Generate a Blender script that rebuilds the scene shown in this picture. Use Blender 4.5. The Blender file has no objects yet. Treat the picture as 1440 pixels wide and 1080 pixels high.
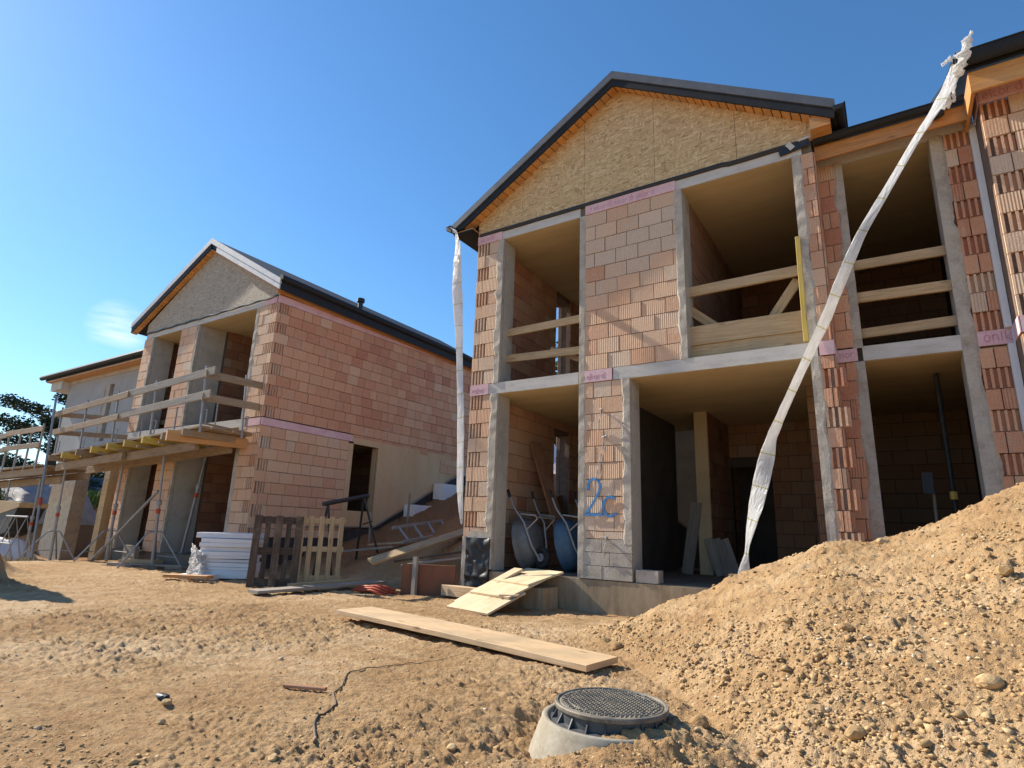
import bpy, math, random
import numpy as np
R=math.radians
scn=bpy.context.scene; COL=scn.collection
rng=np.random.default_rng(7); random.seed(5)
# ------------------------------------------------------------------ noise
def _h(ix,iy,seed):
    v=(ix.astype(np.int64)*374761393+iy.astype(np.int64)*668265263+seed*982451653)&0xffffffff
    v=((v^(v>>13))*1274126177)&0xffffffff
    return ((v^(v>>16))&0xffff)/65535.0
def vn(x,y,seed=0):
    ix=np.floor(x);iy=np.floor(y);fx=x-ix;fy=y-iy
    fx=fx*fx*(3-2*fx);fy=fy*fy*(3-2*fy)
    a=_h(ix,iy,seed);b=_h(ix+1,iy,seed);c=_h(ix,iy+1,seed);d=_h(ix+1,iy+1,seed)
    return (a*(1-fx)+b*fx)*(1-fy)+(c*(1-fx)+d*fx)*fy
def fbm(x,y,seed=0,o=4):
    s=0;a=1;t=0
    for i in range(o):
        s=s+a*vn(x,y,seed+i*17);t+=a;a*=.5;x=x*2.03+5.3;y=y*1.97+1.7
    return s/t
def sstep(a,b,x):
    t=np.clip((x-a)/(b-a),0,1);return t*t*(3-2*t)
def worley(x,y,seed):
    ix=np.floor(x);iy=np.floor(y);d=np.full(np.shape(x),9.0);w=np.zeros(np.shape(x))
    for i in (-1,0,1):
        for j in (-1,0,1):
            cx=ix+i+_h(ix+i,iy+j,seed);cy=iy+j+_h(ix+i,iy+j,seed+5)
            dd=np.hypot(x-cx,y-cy);m=dd<d;d=np.where(m,dd,d);w=np.where(m,_h(ix+i,iy+j,seed+9),w)
    return d,w
# ------------------------------------------------------------------ terrain
CX=np.array([-3.2,-2.6,-2.16,-1.64,-1.358,-.96,-.58,-.346,-.122,.204,.516,.909,1.6,3,6])
CZ=np.array([-.45,-.3,-.062,.154,.303,.433,.632,.672,.711,.823,.965,1.15,1.45,1.75,1.5])+.45
FX=np.array([-3.2,-2.4,-2.1,-1.35,-.5,.5,1.5,6]);FY=np.array([5.9,5.5,5.2,4.35,3.1,2.5,2.2,2.0])
def base_h(x,y):
    x=np.asarray(x,float);y=np.asarray(y,float)
    z=-.45+.05*(fbm(x*.35,y*.35,3,3)-.5)
    z=z-.05*sstep(4.5,1.5,y)*sstep(-6,-1,x)*0
    # mound
    c=np.interp(x,CX,CZ);f=np.interp(x,FX,FY)
    t=np.clip((y-f)/(6.3-f),0,1)
    up=np.where(t<1,t**1.12,1.0); up=up*(1-.0*t)
    r=np.clip(1-(y-6.3)/1.7,0,1); r=r*r*(3-2*r)
    z=z+c*np.where(y<=6.3,up,r)
    # soft crumbly variation of the heap
    m=sstep(.02,.25,c*np.where(y<=6.3,up,r))
    z=z+m*.10*(fbm(x*1.1,y*1.1,21,3)-.5)
    # hillside behind the houses, rising in the gap between them
    inside=((x>-12.2)&(x<-6.0)&(y<21))
    A=np.interp(y,[8.0,9,10,11.5,15,20],[0,.28,.52,.95,2.4,3.0]);B=np.interp(y,[8.2,8.6,9.2,10,13,20],[0,.28,.8,1.38,2.5,3.0])
    k=sstep(-10.2,-7.2,x)
    gap=A*(1-k)+B*k
    hill=sstep(19.5,21.5,y)*(3.0+.05*np.clip(y-21,0,60))
    z=z+np.maximum(np.where(inside,gap,0),hill)
    # bank to the far left, and the ground falling away before it
    b=sstep(-24,-29,x)*sstep(3,8,y)
    z=z+b*1.75-.35*sstep(-17,-20,x)*(1-sstep(-24,-27,x))*sstep(2,6,y)*(y<30)
    # unseen heap added past the left edge, shaped to cast a ground shadow
    z=z+3.75*np.exp(-(((x+14.35)/1.1)**4+((y-3.1)/.75)**2))
    mx,my=x+1.44,y-3.32;rr=np.hypot(mx,my);dr=(mx*.98+my*(.18))/np.maximum(rr,.01);lf=np.exp(-(rr/.62)**4)
    tgt=np.interp((mx*.9-my*.35)/np.maximum(rr,.01),[-1,-.55,-.1,.25,.6,1],[-.54,-.59,-.555,-.43,-.345,-.32])
    z=z*(1-lf)+lf*np.where(rr<.43,np.minimum(tgt,-.43+0*tgt)*(rr<.30)+tgt*(rr>=.30),tgt)
    return z
def mound_mask(x,y):
    c=np.interp(x,CX,CZ);f=np.interp(x,FX,FY)
    t=np.clip((y-f)/(6.3-f),0,1)
    return sstep(.0,.12,c*t)*(y<8)
def full_h(x,y):
    z=base_h(x,y)
    dist=np.hypot(x,y);near=1-sstep(10,22,dist)
    m=mound_mask(x,y)
    # flat ground: trampled and wheel-smeared, streaked roughly along x
    q=sstep(.38,.66,fbm(x*.55,y*.7,33,3))
    st=fbm(x*2.2+.6*y,y*6.5-.9*x,31,4)
    z=z+near*(1-m)*(.055*(st-.5)+(.009+.022*q)*(np.abs(fbm(x*7+2*y,y*17-2*x,41,5)-.5)*4-.5)+.022*(fbm(x*16,y*26,43,5)-.5)*(.45+q)+.010*(fbm(x*45,y*60,47,3)-.5))
    d,w=worley(x*22,y*22,51); ct=sstep(.52,.66,fbm(x*.9,y*.9,52,3))
    z=z+near*(1-m)*(.10+ct)*.018*w*np.clip(1-d*1.6,0,1)
    # heap: crumbs of several sizes in patches, slides and smears between them
    pq=sstep(.36,.62,fbm(x*.9+.4*y,y*1.3,67,3))
    for s,a,k,th in ((6,.040,61,.72),(13,.030,63,.50),(28,.020,65,.2)):
        d,w=worley(x*s+.5*vn(x*s*2,y*s*2,k+3),y*s+.5*vn(x*s*2,y*s*2,k+4),k)
        z=z+near*m*(.55+.55*pq)*a*np.clip((w-th)/(1-th),0,1)*np.clip(1.15-d*1.5,0,.8)
    gp=((x>-11.7)&(x<-6.1)&(y>8.2)&(y<19));z=z+np.where(gp,.22*(fbm(x*1.6,y*2.2,81,5)-.5)+.08*(np.abs(fbm(x*5,y*7,83,3)-.5)*2-.25),0)
    sl=x*.75-y*.66;ac=x*.66+y*.75
    z=z+near*m*(1-.6*pq)*.05*(fbm(ac*9,sl*1.6,77,4)-.5)
    z=z+near*m*(.040*(fbm(x*5+2*y,y*11,71,5)-.5)+.040*(fbm(x*20,y*24,73,5)-.5))
    return z
def gz(x,y): return float(full_h(np.array([x]),np.array([y]))[0])
# ------------------------------------------------------------------ materials
def newmat(name):
    m=bpy.data.materials.new(name);m.use_nodes=True;nt=m.node_tree
    b=nt.nodes['Principled BSDF'];return m,nt,b
def N(nt,t,**k):
    n=nt.nodes.new('ShaderNode'+t)
    for a,v in k.items():
        if a.startswith('i_'): n.inputs[a[2:].replace('_',' ')].default_value=v
        else: setattr(n,a,v)
    return n
def L(nt,a,b): nt.links.new(a,b)
def ramp(nt,fac,stops,interp='LINEAR'):
    n=N(nt,'ValToRGB');cr=n.color_ramp;cr.interpolation=interp
    while len(cr.elements)<len(stops): cr.elements.new(.5)
    for e,(p,c) in zip(cr.elements,stops): e.position=p;e.color=(*c,1)
    L(nt,fac,n.inputs[0]);return n.outputs[0]
def mixc(nt,f,a,b,mode='MIX'):
    n=N(nt,'Mix',data_type='RGBA',blend_type=mode)
    for s,v in ((n.inputs[0],f),(n.inputs[6],a),(n.inputs[7],b)):
        if hasattr(v,'links'): L(nt,v,s)
        elif isinstance(v,tuple): s.default_value=(*v,1)
        else: s.default_value=v
    return n.outputs[2]
def math_(nt,op,a,b=0,c=None):
    n=N(nt,'Math',operation=op)
    for s,v in zip(n.inputs,(a,b,c)):
        if v is None: continue
        if hasattr(v,'links'): L(nt,v,s)
        else: s.default_value=v
    return n.outputs[0]
def noise(nt,vec,scale,detail=4,rough=.6,dist=0):
    n=N(nt,'TexNoise');n.inputs['Scale'].default_value=scale;n.inputs['Detail'].default_value=detail
    n.inputs['Roughness'].default_value=rough;n.inputs['Distortion'].default_value=dist
    if vec: L(nt,vec,n.inputs['Vector'])
    return n.outputs[0]
def coord(nt,kind='Object',scale=None):
    if kind=='gco':
        a=N(nt,'Attribute',attribute_name='gco');v=a.outputs['Vector']
    else: v=N(nt,'TexCoord').outputs[kind]
    if scale:
        m=N(nt,'Mapping');m.inputs['Scale'].default_value=scale;L(nt,v,m.inputs[0]);v=m.outputs[0]
    return v
def bump(nt,b,h,strength=.5,dist=.01):
    n=N(nt,'Bump');n.inputs['Strength'].default_value=strength;n.inputs['Distance'].default_value=dist
    L(nt,h,n.inputs['Height']);L(nt,n.outputs[0],b.inputs['Normal'])
def attr(nt,name): return N(nt,'Attribute',attribute_name=name).outputs['Fac']

def brick_mat(name,pale=0.0,mul=1.0):
    m,nt,b=newmat(name);v=coord(nt)
    t=attr(nt,'tint');rb=attr(nt,'rib')
    c=ramp(nt,t,[(0,(.46,.155,.075)),(.25,(.58,.25,.128)),(.5,(.65,.345,.195)),(.75,(.68,.435,.275)),(1,(.65,.49,.36))])
    big=noise(nt,v,.8,3);c=mixc(nt,math_(nt,'MULTIPLY',big,.35+pale),c,(.56,.40,.29))
    n2=noise(nt,v,14,5,.7);st=ramp(nt,n2,[(.42,(0,0,0)),(.75,(1,1,1))])
    c=mixc(nt,math_(nt,'MULTIPLY',st,.28),c,(.54,.43,.33))
    sm=noise(nt,coord(nt,scale=(1,1,.6)),3.2,7,.72,.6);sm=ramp(nt,sm,[(.56,(0,0,0)),(.66,(1,1,1))])
    c=mixc(nt,math_(nt,'MULTIPLY',sm,.45),c,(.61,.475,.375))
    n3=noise(nt,v,60,3);c=mixc(nt,.35,c,ramp(nt,n3,[(.3,(.35,.35,.35)),(.7,(.72,.72,.72))]),'OVERLAY')
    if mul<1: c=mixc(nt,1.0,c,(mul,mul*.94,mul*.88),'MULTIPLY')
    L(nt,c,b.inputs['Base Color']);b.inputs['Roughness'].default_value=.92
    s=N(nt,'SeparateXYZ');L(nt,v,s.inputs[0])
    u=math_(nt,'ADD',s.outputs[0],s.outputs[1])
    w=math_(nt,'SINE',math_(nt,'MULTIPLY',u,2*math.pi/.031))
    w=math_(nt,'MULTIPLY',math_(nt,'MULTIPLY',w,.5),math_(nt,'MULTIPLY',rb,.008))
    h=math_(nt,'ADD',math_(nt,'ADD',w,math_(nt,'MULTIPLY',sm,.004)),math_(nt,'MULTIPLY',n2,.008));h=math_(nt,'ADD',h,math_(nt,'MULTIPLY',n3,.002))
    bump(nt,b,h,.9,1.0);return m
def rough_mat(name,c1,c2,c3=None,scale=3,bs=.004,rough=.95,spec=.3,stretch=None,fine=45):
    m,nt,b=newmat(name);v=coord(nt,scale=stretch)
    n1=noise(nt,v,scale,6,.65);st=[(.3,c1),(.7,c2)]
    if c3: st=[(.25,c1),(.5,c2),(.78,c3)]
    c=ramp(nt,n1,st);n2=noise(nt,v,fine,4)
    c=mixc(nt,.4,c,ramp(nt,n2,[(.3,(.36,.36,.36)),(.7,(.66,.66,.66))]),'OVERLAY')
    L(nt,c,b.inputs['Base Color']);b.inputs['Roughness'].default_value=rough;b.inputs['Specular IOR Level'].default_value=spec
    bump(nt,b,math_(nt,'ADD',n1,math_(nt,'MULTIPLY',n2,.5)),.6,bs);return m
def wood_mat(name,c1,c2,c3,rough=.75):
    m,nt,b=newmat(name);v=coord(nt,'gco',(1.2,16,16));t=attr(nt,'tint')
    n1=noise(nt,v,1.6,5,.6,1.2);c=ramp(nt,n1,[(.3,c1),(.52,c2),(.75,c3)])
    v2=coord(nt,'gco',(3,60,60));n2=noise(nt,v2,1.5,3)
    c=mixc(nt,.45,c,ramp(nt,n2,[(.3,(.33,.33,.33)),(.7,(.64,.64,.64))]),'OVERLAY')
    kv=coord(nt,'gco',(2.2,7,7));vo=N(nt,'TexVoronoi');vo.inputs['Scale'].default_value=1.0;L(nt,kv,vo.inputs['Vector'])
    kn=ramp(nt,vo.outputs['Distance'],[(.05,(1,1,1)),(.16,(0,0,0))])
    c=mixc(nt,math_(nt,'MULTIPLY',kn,.7),c,(.16,.075,.03))
    dv=noise(nt,coord(nt,'Object'),2.3,5);c=mixc(nt,math_(nt,'MULTIPLY',ramp(nt,dv,[(.47,(0,0,0)),(.68,(1,1,1))]),.5),c,(.36,.27,.17))
    c=mixc(nt,.5,c,ramp(nt,t,[(0,(.36,.35,.34)),(1,(.64,.62,.60))]),'OVERLAY')
    L(nt,c,b.inputs['Base Color']);b.inputs['Roughness'].default_value=rough
    bump(nt,b,n2,.4,.003);return m
def metal_mat(name,c,rough=.45,met=0.0,c2=None,scale=6):
    m,nt,b=newmat(name);v=coord(nt);n=noise(nt,v,scale,6,.7)
    cc=ramp(nt,n,[(.35,c),(.72,c2 or tuple(x*1.4+.01 for x in c))])
    L(nt,cc,b.inputs['Base Color']);b.inputs['Metallic'].default_value=met
    r=math_(nt,'ADD',math_(nt,'MULTIPLY',n,.3),rough-.15);L(nt,r,b.inputs['Roughness']);return m
def osb_mat(name,c1,c2,c3):
    m,nt,b=newmat(name);v=coord(nt,scale=(1,1,1));out=None;hh=None
    w=N(nt,'TexNoise');w.inputs['Scale'].default_value=1.2;L(nt,v,w.inputs['Vector'])
    for i,(ang,sc) in enumerate(((.5,(13,1,52)),(-.55,(12,1,48)),(1.45,(15,1,50)),(0.05,(11,1,44)))):
        mp=N(nt,'Mapping');mp.inputs['Rotation'].default_value=(0,ang,0);mp.inputs['Location'].default_value=(i*3.3,0,i)
        L(nt,v,mp.inputs[0]);m2=N(nt,'Mapping');m2.inputs['Scale'].default_value=(sc[0],0,sc[2]);L(nt,mp.outputs[0],m2.inputs[0])
        vo=N(nt,'TexVoronoi');vo.inputs['Scale'].default_value=1.0;L(nt,m2.outputs[0],vo.inputs['Vector'])
        sp=N(nt,'SeparateColor');L(nt,vo.outputs['Color'],sp.inputs[0])
        c=ramp(nt,sp.outputs[0],[(0,c1),(.3,c2),(.6,c2),(1,c3)])
        if out is None: out=c;hh=sp.outputs[1]
        else:
            k=math_(nt,'GREATER_THAN',sp.outputs[2],.55);out=mixc(nt,k,out,c)
            hh2=N(nt,'Mix');L(nt,k,hh2.inputs[0]);L(nt,hh,hh2.inputs[2]);L(nt,sp.outputs[1],hh2.inputs[3]);hh=hh2.outputs[0]
    L(nt,out,b.inputs['Base Color']);b.inputs['Roughness'].default_value=.7
    bump(nt,b,hh,.5,.004);return m
def dirt_mat(name,dark=1.0,red=0):
    m,nt,b=newmat(name);v=coord(nt)
    n1=noise(nt,v,.55,6,.62);n2=noise(nt,v,4.5,6,.7);n3=noise(nt,v,38,5,.7);n4=noise(nt,v,160,3,.6)
    c=ramp(nt,n1,[(.34,(.335,.205,.10)),(.5,(.445,.295,.155)),(.64,(.54,.39,.235))])
    c=mixc(nt,math_(nt,'MULTIPLY',ramp(nt,n2,[(.45,(0,0,0)),(.66,(1,1,1))]),.7),c,(.32,.185,.085))
    c=mixc(nt,math_(nt,'MULTIPLY',ramp(nt,n2,[(.3,(1,1,1)),(.45,(0,0,0))]),.4),c,(.60,.45,.27))
    c=mixc(nt,.5,c,ramp(nt,n3,[(.3,(.36,.35,.34)),(.7,(.66,.66,.66))]),'OVERLAY')
    c=mixc(nt,math_(nt,'MULTIPLY',ramp(nt,n4,[(.66,(0,0,0)),(.75,(1,1,1))]),.5),c,(.62,.53,.40))
    # the dug hillside behind the houses is redder clay
    s=N(nt,'SeparateXYZ');L(nt,v,s.inputs[0])
    k=N(nt,'MapRange');L(nt,s.outputs[1],k.inputs[0]);k.inputs[1].default_value=7.6;k.inputs[2].default_value=9.5
    c=mixc(nt,math_(nt,'MULTIPLY',k.outputs[0],.8),c,mixc(nt,n2,(.22,.09,.035),(.36,.17,.075)))
    L(nt,c,b.inputs['Base Color']);b.inputs['Roughness'].default_value=1;b.inputs['Specular IOR Level'].default_value=.15
    h=math_(nt,'ADD',math_(nt,'MULTIPLY',n3,.034),math_(nt,'MULTIPLY',n4,.008));h=math_(nt,'ADD',h,math_(nt,'MULTIPLY',n2,.05))
    bump(nt,b,h,.8,1.0);return m
def stone_mat(name):
    m,nt,b=newmat(name);t=attr(nt,'tint');v=coord(nt);n=noise(nt,v,25,5,.7)
    c=ramp(nt,t,[(0,(.30,.18,.085)),(.45,(.44,.295,.145)),(.8,(.54,.385,.21)),(1,(.60,.48,.34))])
    c=mixc(nt,.6,c,ramp(nt,n,[(.3,(.34,.34,.34)),(.7,(.68,.68,.68))]),'OVERLAY')
    L(nt,c,b.inputs['Base Color']);b.inputs['Roughness'].default_value=1;b.inputs['Specular IOR Level'].default_value=.2
    bump(nt,b,n,.7,.01);return m
def film_mat(name,bands=True):
    m,nt,b=newmat(name);g=coord(nt,'gco');n=noise(nt,coord(nt,'gco',(3,14,14)),1.5,5,.6)
    c=ramp(nt,n,[(.3,(.74,.74,.73)),(.6,(.86,.86,.86))])
    if bands:
        s=N(nt,'SeparateXYZ');L(nt,g,s.inputs[0]);f=math_(nt,'FRACT',math_(nt,'MULTIPLY',s.outputs[0],2.35))
        k=math_(nt,'LESS_THAN',f,.035);c=mixc(nt,math_(nt,'MULTIPLY',k,.75),c,(.52,.48,.12))
    L(nt,c,b.inputs['Base Color']);b.inputs['Roughness'].default_value=.35
    tr=N(nt,'BsdfTranslucent');L(nt,c,tr.inputs[0]);mx=N(nt,'MixShader');mx.inputs[0].default_value=.45
    L(nt,b.outputs[0],mx.inputs[1]);L(nt,tr.outputs[0],mx.inputs[2]);tp=N(nt,'BsdfTransparent');m3=N(nt,'MixShader');cl=noise(nt,coord(nt,'gco',(5,20,20)),1.2,4,.6);L(nt,ramp(nt,cl,[(.4,(.02,.02,.02)),(.65,(.20,.20,.20))]),m3.inputs[0]);L(nt,mx.outputs[0],m3.inputs[1]);L(nt,tp.outputs[0],m3.inputs[2]);L(nt,m3.outputs[0],nt.nodes['Material Output'].inputs[0])
    b.inputs['Roughness'].default_value=.22;bump(nt,b,cl,1.0,.03);return m
def leaf_mat(name,c1,c2,c3):
    m,nt,b=newmat(name);t=attr(nt,'tint');c=ramp(nt,t,[(0,c1),(.5,c2),(1,c3)])
    L(nt,c,b.inputs['Base Color']);b.inputs['Roughness'].default_value=.8
    return m
M={}
M['brick']=brick_mat('hollow_clay_brick');M['brickin']=brick_mat('shaded_inner_brick',0,.52);M['joint']=rough_mat('open_joint',(.15,.10,.075),(.24,.17,.13),None,8)  # inner brick is the same brick darkened, room shade put into its colour
M['mortar']=rough_mat('mortar',(.33,.25,.20),(.47,.36,.29),None,6)
M['concrete']=rough_mat('smooth_concrete',(.32,.285,.24),(.45,.405,.345),(.52,.475,.41),2.2,.004)
M['plaster']=rough_mat('rough_plaster',(.29,.25,.20),(.45,.40,.33),(.53,.48,.41),5,.02)
M['band']=rough_mat('formed_concrete_edge',(.42,.39,.35),(.56,.53,.48),(.62,.59,.54),2.5,.004,stretch=(1,1,4))
M['tan']=rough_mat('tan_concrete_panel',(.50,.33,.18),(.58,.40,.23),(.63,.47,.30),1.5,.003,stretch=(1,1.5,.4));M['ceiling']=rough_mat('formwork_ceiling',(.44,.335,.195),(.54,.425,.26),(.58,.46,.29),1.1,.002,stretch=(.5,2.5,1))
M['floorc']=rough_mat('raw_screed',(.13,.105,.08),(.21,.175,.135),None,2,.006)
M['found']=rough_mat('stained_foundation',(.20,.145,.09),(.34,.26,.165),(.46,.365,.25),1.6,.006,stretch=(4,4,1))
M['darkfound']=rough_mat('bitumen_wall',(.035,.032,.035),(.075,.065,.065),None,3,.004)
M['osb']=osb_mat('strand_board',(.38,.23,.09),(.57,.385,.18),(.74,.55,.30))
M['osbgrey']=osb_mat('shaded_strand_board',(.25,.20,.14),(.38,.315,.225),(.50,.42,.31))  # greyer strand board copy, the left gable's shade put into its colour
M['woodnew']=wood_mat('new_softwood',(.56,.39,.20),(.66,.48,.27),(.72,.56,.35))
M['woodraw']=wood_mat('site_softwood',(.36,.245,.125),(.47,.33,.175),(.55,.41,.24))
M['woodpale']=wood_mat('pale_plank',(.56,.40,.21),(.66,.49,.28),(.72,.57,.36))
M['woodorange']=wood_mat('varnished_larch',(.46,.20,.055),(.58,.28,.085),(.64,.35,.13),.55)
M['woodgrey']=wood_mat('weathered_board',(.19,.17,.145),(.29,.255,.215),(.37,.33,.28))
M['wooddark']=wood_mat('dark_wet_wood',(.045,.028,.018),(.085,.055,.036),(.14,.095,.065))
M['woodred']=wood_mat('reddish_board',(.27,.11,.05),(.36,.17,.085),(.42,.23,.13))
M['ply']=wood_mat('yellow_formwork_panel',(.56,.42,.24),(.66,.52,.33),(.73,.60,.42));M['woodbrown']=wood_mat('aged_site_board',(.22,.155,.095),(.32,.235,.15),(.40,.31,.21))
M['yellow']=wood_mat('yellow_varnished_board',(.46,.32,.05),(.56,.41,.08),(.60,.46,.12))
M['pink']=rough_mat('pink_foam',(.60,.36,.38),(.70,.46,.48),(.74,.55,.55),4,.004)
M['ink']=metal_mat('faded_print',(.42,.17,.24),.8)
M['blue']=metal_mat('blue_spray',(.02,.13,.34),.8,0,(.05,.22,.48),30)
def spray(name):
    m,nt,b=newmat(name);v=coord(nt);n=noise(nt,v,70,4,.7);n2=noise(nt,v,9,3);c=ramp(nt,n2,[(.3,(.03,.16,.42)),(.7,(.10,.30,.58))]);L(nt,c,b.inputs['Base Color']);b.inputs['Roughness'].default_value=.85
    tp=N(nt,'BsdfTransparent');mx=N(nt,'MixShader');k=math_(nt,'ADD',math_(nt,'MULTIPLY',n,.75),math_(nt,'MULTIPLY',n2,.35));L(nt,ramp(nt,k,[(.63,(0,0,0)),(.72,(.9,.9,.9))]),mx.inputs[0])
    L(nt,b.outputs[0],mx.inputs[1]);L(nt,tp.outputs[0],mx.inputs[2]);L(nt,mx.outputs[0],nt.nodes['Material Output'].inputs[0]);return m
M['spray']=spray('thin_blue_spray')
M['anth']=metal_mat('anthracite_sheet',(.017,.018,.020),.62,0,(.026,.027,.03))
for n_ in M['anth'].node_tree.nodes:
    if n_.type=='BSDF_PRINCIPLED': n_.inputs['Specular IOR Level'].default_value=.25
M['anthlight']=metal_mat('grey_flashing',(.09,.095,.105),.45,0,(.12,.125,.135))
M['trimpale']=metal_mat('pale_flashing',(.50,.50,.49),.4,0,(.62,.62,.60))  # pale grey metal for the left house's verge trim
M['black']=metal_mat('black_film',(.012,.013,.016),.5,0,(.025,.027,.032))
M['steel']=metal_mat('galvanised_steel',(.27,.275,.28),.5,.35,(.36,.36,.36),9)
M['paintblack']=metal_mat('black_paint_steel',(.012,.014,.014),.55,0,(.05,.045,.04),14)
M['orange']=metal_mat('orange_paint',(.50,.075,.02),.6,0,(.36,.05,.02),18)
M['rust']=metal_mat('rusty_brown_panel',(.16,.055,.025),.7,0,(.26,.095,.04),2.2)
M['white']=metal_mat('white_foam',(.74,.745,.75),.7,0,(.82,.82,.81),3)
M['whitegrey']=rough_mat('white_render',(.33,.325,.315),(.42,.41,.395),None,1.3,.003)
M['film']=film_mat('milky_film');M['film2']=film_mat('crumpled_film',False)
M['lidiron']=metal_mat('cast_iron_lid',(.10,.095,.085),.65,.1,(.31,.26,.185),11)
M['ringc']=rough_mat('precast_ring',(.27,.225,.16),(.34,.30,.23),(.39,.35,.29),7,.003)
M['darkplast']=metal_mat('dark_grey_ring',(.045,.05,.055),.5,0,(.085,.088,.09),8)
M['tubgrey']=metal_mat('dull_tub',(.12,.125,.13),.5,.2,(.19,.185,.175),8)
M['tubblue']=metal_mat('blue_tub',(.035,.095,.17),.5,0,(.08,.14,.2),8)
M['rubber']=metal_mat('rubber',(.015,.015,.015),.8)
M['dirt']=dirt_mat('loam');M['stone']=stone_mat('field_stone')
M['tarp']=rough_mat('grey_tarp',(.25,.25,.27),(.38,.38,.40),None,3,.02,.6)
M['tarpw']=rough_mat('white_tarp',(.66,.67,.70),(.80,.80,.82),None,2,.03,.6)
M['needle']=leaf_mat('dark_needles',(.012,.03,.012),(.028,.055,.022),(.055,.085,.032))
M['grass']=leaf_mat('meadow_blades',(.05,.10,.015),(.09,.17,.03),(.20,.22,.07))
M['dry']=leaf_mat('dry_blades',(.16,.13,.05),(.30,.25,.11),(.42,.36,.18))
M['bark']=rough_mat('bark',(.05,.035,.025),(.11,.085,.06),None,9,.02)
M['carw']=metal_mat('white_paint',(.70,.70,.70),.3);M['card']=metal_mat('dark_paint',(.05,.06,.07),.3)
M['glass']=metal_mat('dark_glass',(.02,.025,.03),.1)
M['void']=rough_mat('unlit_room',(.06,.05,.045),(.10,.085,.07),None,2,.004)  # room darkness put into the wall colour
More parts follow.
